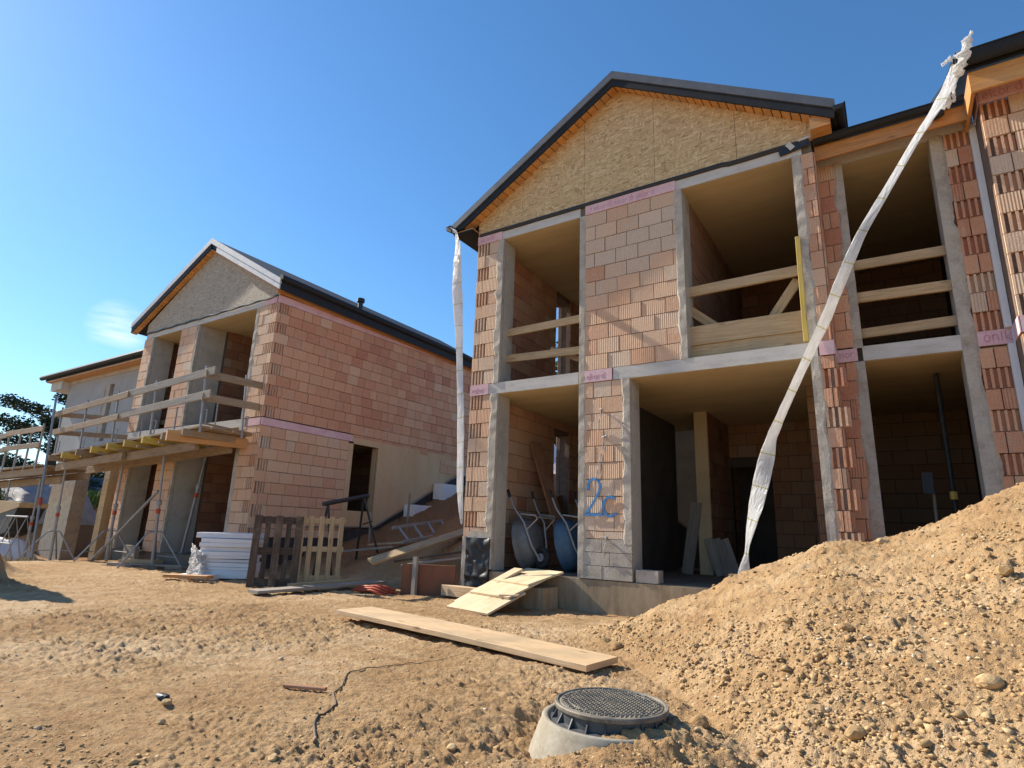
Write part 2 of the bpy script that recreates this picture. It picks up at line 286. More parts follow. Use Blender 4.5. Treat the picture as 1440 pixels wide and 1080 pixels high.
# ------------------------------------------------------------------ mesh builder
class MB:
    def __init__(s): s.v=[];s.g=[];s.f=[];s.t=[];s.r=[];s.mi=[];s.vt=None;s.cur=0;s.pf=[];s.af=[];s.na=0
    def add(s,vs,fs,tint=.5,rib=0,mi=0,g=None):
        o=len(s.v);s.v+=[tuple(map(float,p)) for p in vs];s.g+=[tuple(map(float,p)) for p in (g if g is not None else vs)]
        s.na+=1
        for f in fs: s.pf.append(s.cur);s.af.append(s.na);s.f.append([o+i for i in f]);s.t.append(tint);s.r.append(rib);s.mi.append(mi)
    BF=[(0,3,2,1),(4,5,6,7),(0,1,5,4),(2,3,7,6),(1,2,6,5),(3,0,4,7)]
    def box(s,x0,x1,y0,y1,z0,z1,tint=.5,rib=0,mi=0):
        vs=[(x0,y0,z0),(x1,y0,z0),(x1,y1,z0),(x0,y1,z0),(x0,y0,z1),(x1,y0,z1),(x1,y1,z1),(x0,y1,z1)]
        s.add(vs,s.BF,tint,rib,mi)
    def bar(s,p0,p1,w,t,up=(0,0,1),tint=None,ch=.004,nseg=1,warp=0):
        """board from p0 to p1: w wide (across), t thick (along up), chamfered, grain along it"""
        p0=np.array(p0,float);p1=np.array(p1,float);d=p1-p0;ln=np.linalg.norm(d);d/=ln
        up=np.array(up,float);up-=d*(up@d);up/=np.linalg.norm(up);sd=np.cross(d,up)
        ch=min(ch,w*.2,t*.2);a,b=w/2,t/2
        ring=[(-a+ch,-b),(a-ch,-b),(a,-b+ch),(a,b-ch),(a-ch,b),(-a+ch,b),(-a,b-ch),(-a,-b+ch)]
        ro=rng.random(3)*7;vs=[];g=[];fs=[]
        for k in range(nseg+1):
            u=k/nseg
            for (q,r_) in ring:
                vs.append(p0+d*ln*u+sd*q+up*(r_+warp*math.sin(math.pi*u)));g.append((ln*u+ro[0],q+ro[1],r_+ro[2]))
        for k in range(nseg):
            for i in range(8):
                j=(i+1)%8;fs.append((k*8+i,k*8+j,k*8+8+j,k*8+8+i))
        fs.append(tuple(range(7,-1,-1)));fs.append(tuple(nseg*8+i for i in range(8)))
        s.add(vs,fs,rng.random() if tint is None else tint,0,0,g)
    def tube(s,pts,r,n=8,tint=.5,caps=True,flat=None):
        pts=[np.array(p,float) for p in pts];m=len(pts);vs=[];g=[];fs=[];ln=0
        rr=r if hasattr(r,'__len__') else [r]*m
        prev=None
        for k,p in enumerate(pts):
            d=pts[min(k+1,m-1)]-pts[max(k-1,0)];d/=np.linalg.norm(d)
            if prev is None:
                a=np.cross(d,(0,0,1) if abs(d[2])<.9 else (1,0,0))
            else: a=prev-d*(prev@d)
            a/=np.linalg.norm(a);b=np.cross(d,a);prev=a
            if k: ln+=np.linalg.norm(p-pts[k-1])
            fx,fy,tw=(1,1,0) if flat is None else flat[k]
            for i in range(n):
                th=2*math.pi*i/n;c_,s_=fx*math.cos(th),fy*math.sin(th)
                c2=c_*math.cos(tw)-s_*math.sin(tw);s2=c_*math.sin(tw)+s_*math.cos(tw)
                vs.append(p+rr[k]*(a*c2+b*s2));g.append((ln,rr[k]*c_,rr[k]*s_))
        for k in range(m-1):
            for i in range(n):
                j=(i+1)%n;fs.append((k*n+i,k*n+j,k*n+n+j,k*n+n+i))
        if caps: fs.append(tuple(range(n-1,-1,-1)));fs.append(tuple((m-1)*n+i for i in range(n)))
        s.add(vs,fs,tint,0,0,g)
    def lathe(s,prof,c=(0,0,0),n=48,axis='z',tint=.5):
        vs=[];fs=[];m=len(prof)
        for k,(r,h) in enumerate(prof):
            for i in range(n):
                th=2*math.pi*i/n;vs.append((c[0]+r*math.cos(th),c[1]+r*math.sin(th),c[2]+h))
        for k in range(m-1):
            for i in range(n):
                j=(i+1)%n;fs.append((k*n+i,k*n+j,k*n+n+j,k*n+n+i))
        s.add(vs,fs,tint)
    def prism(s,poly,y0,y1,tint=.5,mi=0,axis='y'):
        n=len(poly)
        if axis=='y': vs=[(x,y0,z) for x,z in poly]+[(x,y1,z) for x,z in poly]
        else: vs=[(y0,x,z) for x,z in poly]+[(y1,x,z) for x,z in poly]
        fs=[tuple(range(n)),tuple(range(2*n-1,n-1,-1))]+[(i,i+n,(i+1)%n+n,(i+1)%n) for i in range(n)]
        s.add(vs,fs,tint,0,mi)
    def map(s,fn): s.v=[fn(*p) for p in s.v];return s
    def build(s,name,mats,parent=None,loc=None,smooth=False,fix=False,each=False):
        if s.vt: s.map(s.vt);s.vt=None
        key=s.af if each else s.pf
        ks=sorted(set(key))
        if parent is not None and len(ks)>1:
            out=[]
            for k in ks:
                m=MB();ix=[i for i,q in enumerate(key) if q==k]
                used=sorted({j for i in ix for j in s.f[i]});mp={j:n for n,j in enumerate(used)}
                m.v=[s.v[j] for j in used];m.g=[s.g[j] for j in used];m.f=[[mp[j] for j in s.f[i]] for i in ix]
                m.t=[s.t[i] for i in ix];m.r=[s.r[i] for i in ix];m.mi=[s.mi[i] for i in ix];m.pf=[0]*len(ix);m.af=[0]*len(ix)
                out.append(m.build(name,mats,parent,loc,smooth,fix))
            return out[0]
        v=np.array(s.v)
        if parent is not None: o=np.array(parent['_o'] if '_o' in parent else parent.location)
        elif loc is not None: o=np.array(loc,float)
        else: o=np.array([v[:,0].mean(),v[:,1].mean(),v[:,2].min()])
        me=bpy.data.meshes.new(name);me.from_pydata([tuple(p) for p in (v-o)],[],s.f)
        for mm in (mats if isinstance(mats,(list,tuple)) else [mats]): me.materials.append(M[mm])
        me.polygons.foreach_set('material_index',s.mi)
        for nm,dat in (('tint',s.t),('rib',s.r)):
            a=me.attributes.new(nm,'FLOAT','FACE');a.data.foreach_set('value',np.array(dat,np.float32))
        a=me.attributes.new('gco','FLOAT_VECTOR','POINT');a.data.foreach_set('vector',np.array(s.g,np.float32).ravel())
        if smooth: me.polygons.foreach_set('use_smooth',[True]*len(s.f))
        me.update();ob=bpy.data.objects.new(name,me);COL.objects.link(ob)
        if fix:
            import bmesh
            bm=bmesh.new();bm.from_mesh(me);bmesh.ops.recalc_face_normals(bm,faces=bm.faces);bm.to_mesh(me);bm.free()
        if parent is not None:
            ob.parent=parent
            if '_o' in parent: ob['_o']=list(map(float,o))
            else: ob['_o']=list(map(float,o))
        else: ob.location=o;ob['_o']=list(map(float,o))
        return ob
def tag(o,label=None,cat=None,group=None,kind=None):
    if label:o['label']=label
    if cat:o['category']=cat
    if group:o['group']=group
    if kind:o['kind']=kind
    return o
def thing(name,label,cat,loc,group=None):
    o=bpy.data.objects.new(name,None);o.empty_display_size=.2;COL.objects.link(o);o.location=loc;o['_o']=list(map(float,loc))
    return tag(o,label,cat,group)
def copy_tree(o,parent=None):
    c=o.copy();COL.objects.link(c)
    if parent is not None:c.parent=parent
    for ch in list(o.children): copy_tree(ch,c)
    return c
# ------------------------------------------------------------------ brickwork
def bricks(mb,ax,u0,u1,z0,z1,pl,out,Ln=.375,holes=(),row0=None,ribp=.5,tmean=.45,tsd=.22,slot=None,seed=0,vary=0,zone=None,mortar=True):
    """courses of hollow clay blocks on a wall face. ax: 'x' (face runs along x, at y=pl) or 'y' (runs along y, at x=pl); out=-1/+1 facing.
       slot: 'l'/'r' -> open comb ends at that edge in every other course"""
    rs=np.random.default_rng(seed+11);d=.014;mb.cur+=1
    row0=z0 if row0 is None else row0
    r=0;n=int(math.ceil((z1-row0)/.25))
    def face(ua,ub,za,zb,dep,tint,rib,mi=0,back=.03):
        a,b=(pl+out*dep,pl-out*back) if out<0 else (pl-out*back,pl+out*dep)
        lo,hi=min(a,b),max(a,b)
        if ax=='x': mb.box(ua,ub,lo,hi,za,zb,tint,rib,mi)
        else: mb.box(lo,hi,ua,ub,za,zb,tint,rib,mi)
    for k in range(n):
        za=max(z0,row0+k*.25);zb=min(z1,row0+k*.25+.25)
        if zb-za<.03: continue
        off=(k%2)*Ln*.5+(rs.random()-.5)*(.06+vary)
        cuts=[u0];u=u0-Ln+off
        if u<u0: u+=Ln
        while u<u1:
            if u-cuts[-1]>.05: cuts.append(u)
            u+=Ln*(1 if rs.random()>vary else rs.choice([.667,.667,1.3]))
        if u1-cuts[-1]<.05: cuts[-1]=u1
        else: cuts.append(u1)
        if slot=='l' and k%2==0:
            cuts=[u0,u0+.27]+[c for c in cuts if c>u0+.33]
        if slot=='r' and k%2==0:
            cuts=[c for c in cuts if c<u1-.33]+[u1-.27,u1]
        rowt=rs.normal(0,.06)
        for i,(a,b) in enumerate(zip(cuts[:-1],cuts[1:])):
            segs=[(a,b)]
            for (h0,h1,hz0,hz1) in holes:
                if za>=hz1-.02 or zb<=hz0+.02: continue
                ns=[]
                for (p,q) in segs:
                    if q<=h0 or p>=h1: ns.append((p,q));continue
                    if p<h0: ns.append((p,h0))
                    if q>h1: ns.append((h1,q))
                segs=ns
            um,zm=(a+b)/2,(za+zb)/2
            t=float(np.clip(rs.normal(tmean,tsd*(.5 if rs.random()<.86 else 1.5))+rowt+.45*(float(fbm(np.array([um*.8+seed]),np.array([zm*1.1]),seed+3,3)[0])-.5),0,1))
            if zone: t=float(np.clip(t+zone((a+b)/2,(za+zb)/2),0,1))
            rb=1.0 if rs.random()<ribp else 0.15
            dj=rs.normal(0,.0025)
            for (p,q) in segs:
                if q-p<.03: continue
                g=.0055;sl=(slot=='l' and k%2==0 and i==0) or (slot=='r' and k%2==0 and i==len(cuts)-2)
                if sl:
                    w=(q-p)/4.25
                    for m_ in range(4):
                        pa=p+.005+m_*w*1.06
                        face(pa,pa+w*.42,za+g,zb-g,d+dj,t,0)
                    face(p+.002,q-.002,za+g,zb-g,-.035,max(0,t-.25),0,0,.06)
                else: face(p+g,q-g,za+g+rs.random()*.002,zb-g,d+dj,t,rb)
    if mortar:
        segs=[(u0+.001,u1-.001,z0+.001,z1-.001)]
        for (h0,h1,hz0,hz1) in holes:
            ns=[]
            for (a,b,c,e) in segs:
                if b<=h0 or a>=h1 or e<=hz0 or c>=hz1: ns.append((a,b,c,e));continue
                if a<h0: ns.append((a,h0,c,e))
                if b>h1: ns.append((h1,b,c,e))
                a2,b2=max(a,h0),min(b,h1)
                if c<hz0: ns.append((a2,b2,c,hz0))
                if e>hz1: ns.append((a2,b2,hz1,e))
            segs=ns
        for (a,b,c,e) in segs: face(a,b,c,e,.004 if slot is None else -.04,.5,0,1,.08)
def ragged(mb,x0,x1,z0,z1,y,dep,side,seed=0,amp=.035):
    """smeared plaster strip with one ragged vertical edge on a face at y"""
    n=int((z1-z0)/.035)+1;rs=np.random.default_rng(seed);vs=[];fs=[]
    zz=np.linspace(z0,z1,n);e=(fbm(zz*5.0,zz*0+seed,seed,4)-.5)*amp*2.6+(rs.random(n)-.5)*amp*.3
    for z,k in zip(zz,e):
        a,b=(x0+k,x1) if side=='l' else (x0,x1+k)
        bu=(vn(np.array([z*9]),np.array([seed*3.1]),seed)[0]-.5)*.014
        for m_ in range(5):
            u=m_/4;x=a+(b-a)*u;edge=0 if (m_==0 and side=='l') or (m_==4 and side=='r') else 1
            vs.append((x,y-dep*(.35+.65*edge)-bu*edge*(1 if 0<m_<4 else .3),z))
    for k in range(n-1):
        for m_ in range(4):
            i=k*5+m_;fs.append((i,i+1,i+6,i+5))
    o=len(vs)
    vs+=[(p[0],y+.05,p[2]) for p in vs]
    for k in range(n-1):
        for m_ in (0,4):
            i=k*5+m_
            fs.append((i,i+5,i+5+o,i+o) if m_==0 else (i,i+o,i+5+o,i+5))
    mb.add(vs,fs)
def strokes(mb,lines,org,ux,uz,nrm,w,h=.004):
    ux,uz,nrm=map(lambda a:np.array(a,float),(ux,uz,nrm));org=np.array(org,float)
    for ln in lines:
        p=[org+ux*a+uz*b+nrm*h for a,b in ln];vs=[];fs=[]
        for k in range(len(p)):
            d=p[min(k+1,len(p)-1)]-p[max(k-1,0)];d/=np.linalg.norm(d);sd=np.cross(nrm,d)
            ww=w*(.8+.4*rng.random())
            vs+=[p[k]-sd*ww/2,p[k]+sd*ww/2]
        n=len(p)
        vs+=[q-nrm*(h+.004) for q in vs]
        for k in range(n-1):
            i=2*k;fs+=[(i,i+2,i+3,i+1)];o=2*n
            fs+=[(i,i+o,i+2+o,i+2),(i+1,i+3,i+3+o,i+1+o)]
        mb.add(vs,fs)
def arc(cx,cy,rx,ry,a0,a1,n=12): return [(cx+rx*math.cos(R(a0+(a1-a0)*i/n)),cy+ry*math.sin(R(a0+(a1-a0)*i/n))) for i in range(n+1)]
GL={'r':[[(0,0),(0,.6)],[(0,.42),(.15,.6),(.32,.58)]],'e':[[(.02,.32),(.42,.34),(.36,.55),(.2,.62),(.04,.5),(0,.3),(.06,.1),(.22,0),(.4,.08)]],'k':[[(0,0),(0,1)],[(.4,.62),(.03,.3),(.42,0)]],'o':[[(.2,0),(.04,.1),(0,.3),(.06,.54),(.22,.62),(.38,.52),(.42,.3),(.36,.08),(.2,0)]],'d':[[(.42,0),(.42,1)],[(.42,.1),(.2,0),(.04,.1),(0,.3),(.06,.54),(.22,.62),(.42,.52)]],'n':[[(0,0),(0,.6)],[(0,.45),(.2,.62),(.36,.52),(.38,0)]],'I':[[(0,0),(0,.9)]]}
def word(txt,x,z,h):
    o=[]
    for ch in txt:
        for ln in GL[ch]: o.append([(x+a*h,z+b*h) for a,b in ln])
        x+=h*(.62 if ch!='I' else .3)
    return o
#@@PART2
Y0=8.06
# ================================================================== HOUSE "2c"
def house_right():
    H=thing('unfinished_house','gabled brick house shell with strand board gable and blue 2C sprayed on its pillar','house',(-3.3,8.4,-.45))
    # core of piers and pillars (reveals show bare concrete)
    c=MB()
    c.box(-6.13,-5.56,8.125,8.44,0,2.919);c.box(-6.13,-5.56,8.125,8.44,3.121,5.859)
    c.box(-3.99,-3.16,8.125,8.44,0,2.919);c.box(-3.99,-2.27,8.125,8.44,3.121,5.859)
    c.box(-.71,-.455,8.125,8.9,0,2.919);c.box(-.71,-.455,8.125,8.9,3.121,5.859)
    c.build('pier_core','concrete',H,each=True)
    w=MB()
    bricks(w,'x',-6.15,-5.66,.5,2.92,Y0,-1,.30,row0=.17,slot='l',seed=1,tmean=.72,tsd=.16)
    bricks(w,'x',-6.15,-5.66,3.12,5.86,Y0,-1,.30,slot='l',seed=2,tmean=.72,tsd=.18)
    w.build('brick_pier',['brick','joint'],H)
    w=MB();bricks(w,'x',-3.90,-2.36,3.12,5.86,Y0,-1,seed=3,tmean=.74,tsd=.2,ribp=.7,zone=lambda u,z:(.15 if z>4.4+.5*(u+3.9)/1.5 else -.06))  # roof shadow edge put into the brick tint, greyer above it
    w.build('brick_panel',['brick','joint'],H)
    w=MB();bricks(w,'x',-3.90,-3.27,.56,2.92,Y0,-1,.30,row0=.42,seed=4,tmean=.76,tsd=.18,ribp=.7)
    w.build('brick_pillar',['brick','joint'],H)
    w=MB();bricks(w,'x',-.60,-.44,0,2.92,Y0,-1,.2,seed=5,tmean=.35,tsd=.28,slot='l',ribp=0);bricks(w,'x',-.60,-.44,3.12,5.86,Y0,-1,.2,seed=6,tmean=.35,tsd=.28,ribp=.6)
    bricks(w,'y',8.06,8.51,0,2.92,-.44,1,.25,seed=7,tmean=.3);bricks(w,'y',8.06,8.51,3.12,5.86,-.44,1,.25,seed=8,tmean=.3)
    w.build('brick_pier',['brick','joint'],H)
    s=MB();k=0
    for (x0,x1,z0,z1,sd,am) in ((-5.72,-5.558,0.02,2.93,'l',.05),(-5.70,-5.558,3.11,5.87,'l',.05),(-4.002,-3.88,.0,2.915,'r',.03),(-4.002,-3.88,2.92,5.86,'r',.03),
        (-3.30,-3.158,.5,2.93,'l',.03),(-2.40,-2.268,3.11,5.87,'l',.03),(-.712,-.585,0,2.925,'r',.03),(-.712,-.585,3.11,5.86,'r',.03)):
        ragged(s,x0,x1,z0,z1,Y0,.022,sd,30+k,am);k+=1
    s.build('plaster_strip','plaster',H,each=True)
    s=MB();rs=np.random.default_rng(9)
    for r_ in range(3):
        z0=r_*.187;xs=[-4.0,-3.62+.12*(r_%2),-3.158]
        for a,b in zip(xs[:-1],xs[1:]): s.box(a+.004,b-.004,Y0-.012-rs.random()*.006,8.14,z0+.003,z0+.183)
    s.build('base_block','plaster',H)
    # slab edges
    s=MB()
    s.box(-5.80,-4.02,8.05,8.07,2.925,3.118);s.box(-3.42,-.62,8.045,8.07,2.925,3.118)
    s.box(-5.62,-4.0,8.05,8.07,5.862,6.03);s.box(-2.36,-.58,8.05,8.07,5.862,6.03)
    s.build('slab_edge','band',H,each=True)
    s=MB();s.box(-6.12,-.46,8.07,12.9,2.935,3.12);s.box(-6.12,-.46,8.07,12.9,5.875,6.05);s.build('floor_slab','floorc',H,each=True)
    s=MB();s.box(-5.86,-.72,8.072,12.85,2.92,2.933);s.box(-5.86,-.72,8.072,12.85,5.86,5.873);s.build('ceiling','ceiling',H,each=True)
    s=MB();s.box(-6.1,-.46,8.09,12.9,-.25,-.002);s.build('ground_floor','floorc',H,each=True)
    s=MB();s.box(-6.15,1.36,8.055,8.088,-.8,-.012);s.box(-6.16,-6.10,8.09,13,-.8,.5);s.build('foundation','found',H,each=True)
    # pink insulation
    p=MB()
    for (a,b,z0,z1) in ((-6.152,-5.76,2.925,3.118),(-6.152,-5.60,5.864,6.045),(-3.9,-3.44,2.93,3.118),(-3.9,-2.36,5.864,6.04),(-.60,-.436,2.93,3.118)):
        p.box(a,b,8.035,8.07,z0,z1)
    p.box(-.44,-.428,8.036,8.48,2.93,3.118)
    p.build('insulation_strip','pink',H,each=True)
    p=MB();rs=np.random.default_rng(3)
    for (x,z,t_,h) in ((-6.08,5.905,'ekord',.10),(-3.80,5.905,'rekordrekordrekord',.10),(-6.10,2.97,'rekor',.09),(-3.86,2.97,'ekord',.10)):
        p.cur+=1;strokes(p,word(t_,x,z,h),(0,8.034,0),(1,0,0),(0,0,1),(0,-1,0),.0055,.002)
    p.build('faded_lettering','ink',H)
    # blue spray number: 2 C
    p=MB()
    def zf(a,b): return (a,b)
    two=[(-3.83,1.26)]+arc(-3.735,1.315,.10,.11,165,-20,10)+[(-3.67,1.20),(-3.76,1.05),(-3.86,.925),(-3.88,.905),(-3.78,.905),(-3.70,.90),(-3.60,.905)]
    cee=arc(-3.475,1.02,.115,.14,50,320,14)
    strokes(p,[two,cee],(0,8.03,0),(1,0,0),(0,0,1),(0,-1,0),.040,.003)
    p.build('sprayed_number','spray',H)
    # cable tails out of the pillar and their pins
    p=MB()
    for (x,z,l,sw) in ((-3.62,2.47,.34,-.05),(-3.58,2.04,.62,-.14),(-3.545,2.05,.60,-.08),(-3.545,.57,.28,-.05)):
        pts=[(x+sw*t*t+.01*math.sin(7*t),8.025-.028*math.sin(math.pi*min(1,t*1.3)),z-l*t) for t in np.linspace(0,1,9)]
        p.tube(pts,.007,6);p.tube([(x-.03,8.05,z+.01),(x+.03,8.005,z+.012)],.012,6)
    p.tube([(-3.63,8.0,.585),(-3.50,8.0,.60)],.008,6)
    p.build('conduit_tail','whitegrey',H,each=True)
    # walls inside and at the side
    win=[(10.6,11.28,1.05,2.69),(10.6,11.28,3.45,5.76)]
    w=MB()
    for (z0,z1) in ((0,2.92),(3.12,5.86)):
        bricks(w,'y',8.44,11.9,z0,z1,-5.85,1,seed=12,holes=win,tmean=.5 if z0<1 else .3,tsd=.25,ribp=.3)
        bricks(w,'y',8.08,11.9,z0,z1,-6.15,-1,seed=13,holes=win,tmean=.5)
    for (a,b,c_,d) in ((8.45,10.59,0,2.92),(8.45,10.59,3.12,5.86),(11.29,11.9,0,2.92),(11.29,11.9,3.12,5.86),(10.59,11.29,0,1.04),(10.59,11.29,3.12,3.44),(10.59,11.29,2.70,2.92),(10.59,11.29,5.77,5.86)):
        w.box(-6.09,-5.91,a,b,c_,d,.5,0,1)
    w.build('side_wall',['brick','joint'],H)
    w=MB();w.box(-5.85,-3.95,11.9,12.1,0,2.92);w.box(-5.85,-2.5,11.9,12.1,3.12,5.86);w.build('plastered_wall','concrete',H,each=True)
    w=MB();door=[(-2.75,-1.98,0,2.05)]
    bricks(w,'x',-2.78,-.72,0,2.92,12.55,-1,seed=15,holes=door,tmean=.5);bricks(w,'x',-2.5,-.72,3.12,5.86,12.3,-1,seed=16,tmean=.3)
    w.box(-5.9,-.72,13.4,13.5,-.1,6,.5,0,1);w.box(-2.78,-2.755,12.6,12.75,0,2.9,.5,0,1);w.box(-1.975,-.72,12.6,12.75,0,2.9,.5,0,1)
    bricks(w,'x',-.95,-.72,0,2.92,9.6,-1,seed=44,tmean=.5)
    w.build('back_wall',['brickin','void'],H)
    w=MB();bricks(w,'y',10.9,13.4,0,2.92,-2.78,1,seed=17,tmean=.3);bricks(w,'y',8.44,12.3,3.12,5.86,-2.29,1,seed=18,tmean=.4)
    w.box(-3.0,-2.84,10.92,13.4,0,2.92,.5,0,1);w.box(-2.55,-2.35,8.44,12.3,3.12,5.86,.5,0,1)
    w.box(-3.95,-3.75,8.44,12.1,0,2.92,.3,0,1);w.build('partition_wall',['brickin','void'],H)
    w=MB();w.box(-3.01,-2.775,10.88,10.92,0,2.92);w.build('partition_end','ceiling',H)
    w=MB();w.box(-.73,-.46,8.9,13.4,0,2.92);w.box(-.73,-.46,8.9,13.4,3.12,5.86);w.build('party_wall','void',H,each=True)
    # black film wrapped round the pier foot
    s=MB();n=26;m_=40;vs=[];fs=[]
    for i in range(n):
        for j in range(m_):
            x=-6.05+.47*i/(n-1);z=-.30+.80*j/(m_-1)
            y=8.034-.03*abs(vn(np.array([x*9+z*5]),np.array([z*6-x*4]),4)[0]*2-1)-.012*vn(np.array([x*3]),np.array([z*3]),6)[0]-(.018*math.exp(-((z+.10)/.04)**2))
            vs.append((x,y,z))
    for i in range(n-1):
        for j in range(m_-1):
            k=i*m_+j;fs.append((k,k+m_,k+m_+1,k+1))
    o=len(vs);vs+=[(p[0],8.05,p[2]) for p in vs]
    fs+=[tuple(r_+o for r_ in f_[::-1]) for f_ in fs]
    for j in range(m_-1):
        k=(n-1)*m_+j;fs+=[(k,k+o,k+1+o,k+1)];k=j;fs+=[(k,k+1,k+1+o,k+o)]
    for i in range(n-1):
        k=i*m_+m_-1;fs+=[(k,k+m_,k+m_+o,k+o)]
    s.add(vs,fs);s.build('damp_proof_film','black',H)
    s=MB();ragged(s,-6.155,-6.05,-.40,.52,8.06,.012,'r',77,.03);ragged(s,-6.05,-5.56,.48,.60,8.055,.02,'l',78,.02);s.build('lime_smear','plaster',H,each=True)
    # roof
    ax_=-3.295
    def top(x): return 8.30-.607*abs(x-ax_)
    def bot(x): return 8.09-.62*abs(x-ax_)
    def bof(x): return 8.035-.607*abs(x-ax_)
    XL,XR=-6.60,-.12
    r=MB();r.prism([(XL,top(XL)),(ax_,8.30),(XR,top(XR)),(XR,bot(XR)+.04),(ax_,8.12),(XL,bot(XL)+.06)],7.84,13.3)
    rf=r.build('roof','anth',H,fix=True)
    f=MB();f.prism([(XL-.01,top(XL)+.012),(ax_,8.315),(XR+.01,top(XR)+.012),(XR+.01,top(XR)-.125),(ax_,8.165),(XL-.01,top(XL)-.125)],7.785,7.838);f.build('verge_flashing','anthlight',rf,fix=True)
    f=MB();f.prism([(XL,top(XL)-.128),(ax_,8.162),(XR,top(XR)-.128),(XR-.02,bof(XR-.02)),(ax_,8.035),(XL+.25,bof(XL+.25))],7.81,7.839);f.build('verge_board','anth',rf,fix=True)
    so=MB()
    for XE,sg in ((XL+.25,-1),(XR-.06,1)):
        n_=int(abs(XE-ax_)/.118)
        for i in range(n_):
            xa=ax_+sg*(.008+i*abs(XE-ax_)/n_);xb=ax_+sg*((i+1)*abs(XE-ax_)/n_-.006)
            vs=[(x,y,z) for y,fn,dz in ((7.842,bof,.004),(8.055,bot,0)) for x,z in ((xa,fn(xa)+.02+dz),(xb,fn(xb)+.02+dz),(xb,fn(xb)+dz),(xa,fn(xa)+dz))]
            so.add(vs,[(0,1,2,3),(7,6,5,4),(0,4,5,1),(1,5,6,2),(2,6,7,3),(3,7,4,0)],rng.random())
    so.build('soffit','woodorange',rf,fix=True)
    so=MB();so.box(XL+.02,-6.16,7.85,12.9,6.135,6.16);so.box(-.435,-.19,7.86,8.6,6.08,6.27);so.build('eave_board','woodorange',rf,each=True)
    so=MB();so.box(XL,-6.16,7.84,12.9,6.10,6.133);so.build('eave_trim','anth',rf)
    g=MB()
    for gx,zz in ((-.075,6.27),(-6.665,6.27)):
        g.cur+=1
        ro=[(gx+.068*math.cos(R(a)),zz+.075*math.sin(R(a))) for a in range(180,361,20)];ri=[(gx+.062*math.cos(R(a)),zz+.069*math.sin(R(a))) for a in range(360,179,-20)]
        vs=[];pts=ro+ri;n_=len(pts)
        for y in (7.76,12.6): vs+=[(a,y,b) for a,b in pts]
        fs=[(i,i+n_,(i+1)%n_+n_,(i+1)%n_) for i in range(n_)]
        cap=[tuple(range(len(ro)))];capb=[tuple(n_+i for i in range(len(ro)))]
        g.add(vs,fs+cap+capb)
        g.tube([(gx+.072 if gx>-1 else gx-.072,7.76,zz+.005),(gx+.072 if gx>-1 else gx-.072,12.6,zz+.005)],.011,6)
    g.build('gutter','anth',rf,fix=True)
    # gable
    cut=[-6.155,-5.18,-3.93,-2.68,-1.43,-.435]
    for xa,xb in zip(cut[:-1],cut[1:]):
        q=MB();xa+=.003;xb-=.003;pts=[(xa,6.075),(xb,6.06)]+[(xb,bot(xb)-.002)]+([(ax_,8.088)] if xa<ax_<xb else [])+[(xa,bot(xa)-.002)]
        q.prism(pts,8.045+.002*rng.random(),8.085);q.build('gable_panel','osb',H,fix=True)
    q=MB();q.prism([(-6.15,6.08),(-.44,6.06),(-.44,bot(-.44)),(ax_,8.08),(-6.15,bot(-6.15))],8.09,8.12);q.build('gable_frame','wooddark',H,fix=True)
    q=MB();vs=[];fs=[];xs=np.linspace(-6.1,-.62,60)
    for i,x in enumerate(xs):
        a=.025+.035*vn(np.array([x*1.7]),np.array([2.]),8)[0];z=6.045+.02*(vn(np.array([x*2.3]),np.array([5.]),9)[0])-.02*(x>-1.6)
        vs+=[(x,8.044,z+.05),(x,8.04-a,z),(x,8.044,z-.035)]
    for i in range(len(xs)-1):
        k=3*i;fs+=[(k,k+1,k+4,k+3),(k+1,k+2,k+5,k+4)]
    q.add(vs,fs);q.build('roof_membrane','black',H,smooth=True)
    q=MB();q.bar((-.86,8.02,5.97),(-.47,8.02,6.02),.02,.13,(0,0,1));q.build('membrane_flap','black',H)
    q=MB();q.bar((-.74,7.995,5.99),(-.68,7.995,6.03),.01,.12,(0,0,1));q.bar((-.60,8.0,6.06),(-.45,8.0,6.08),.01,.035,(0,0,1));q.build('tape','whitegrey',H,each=True)
    return H
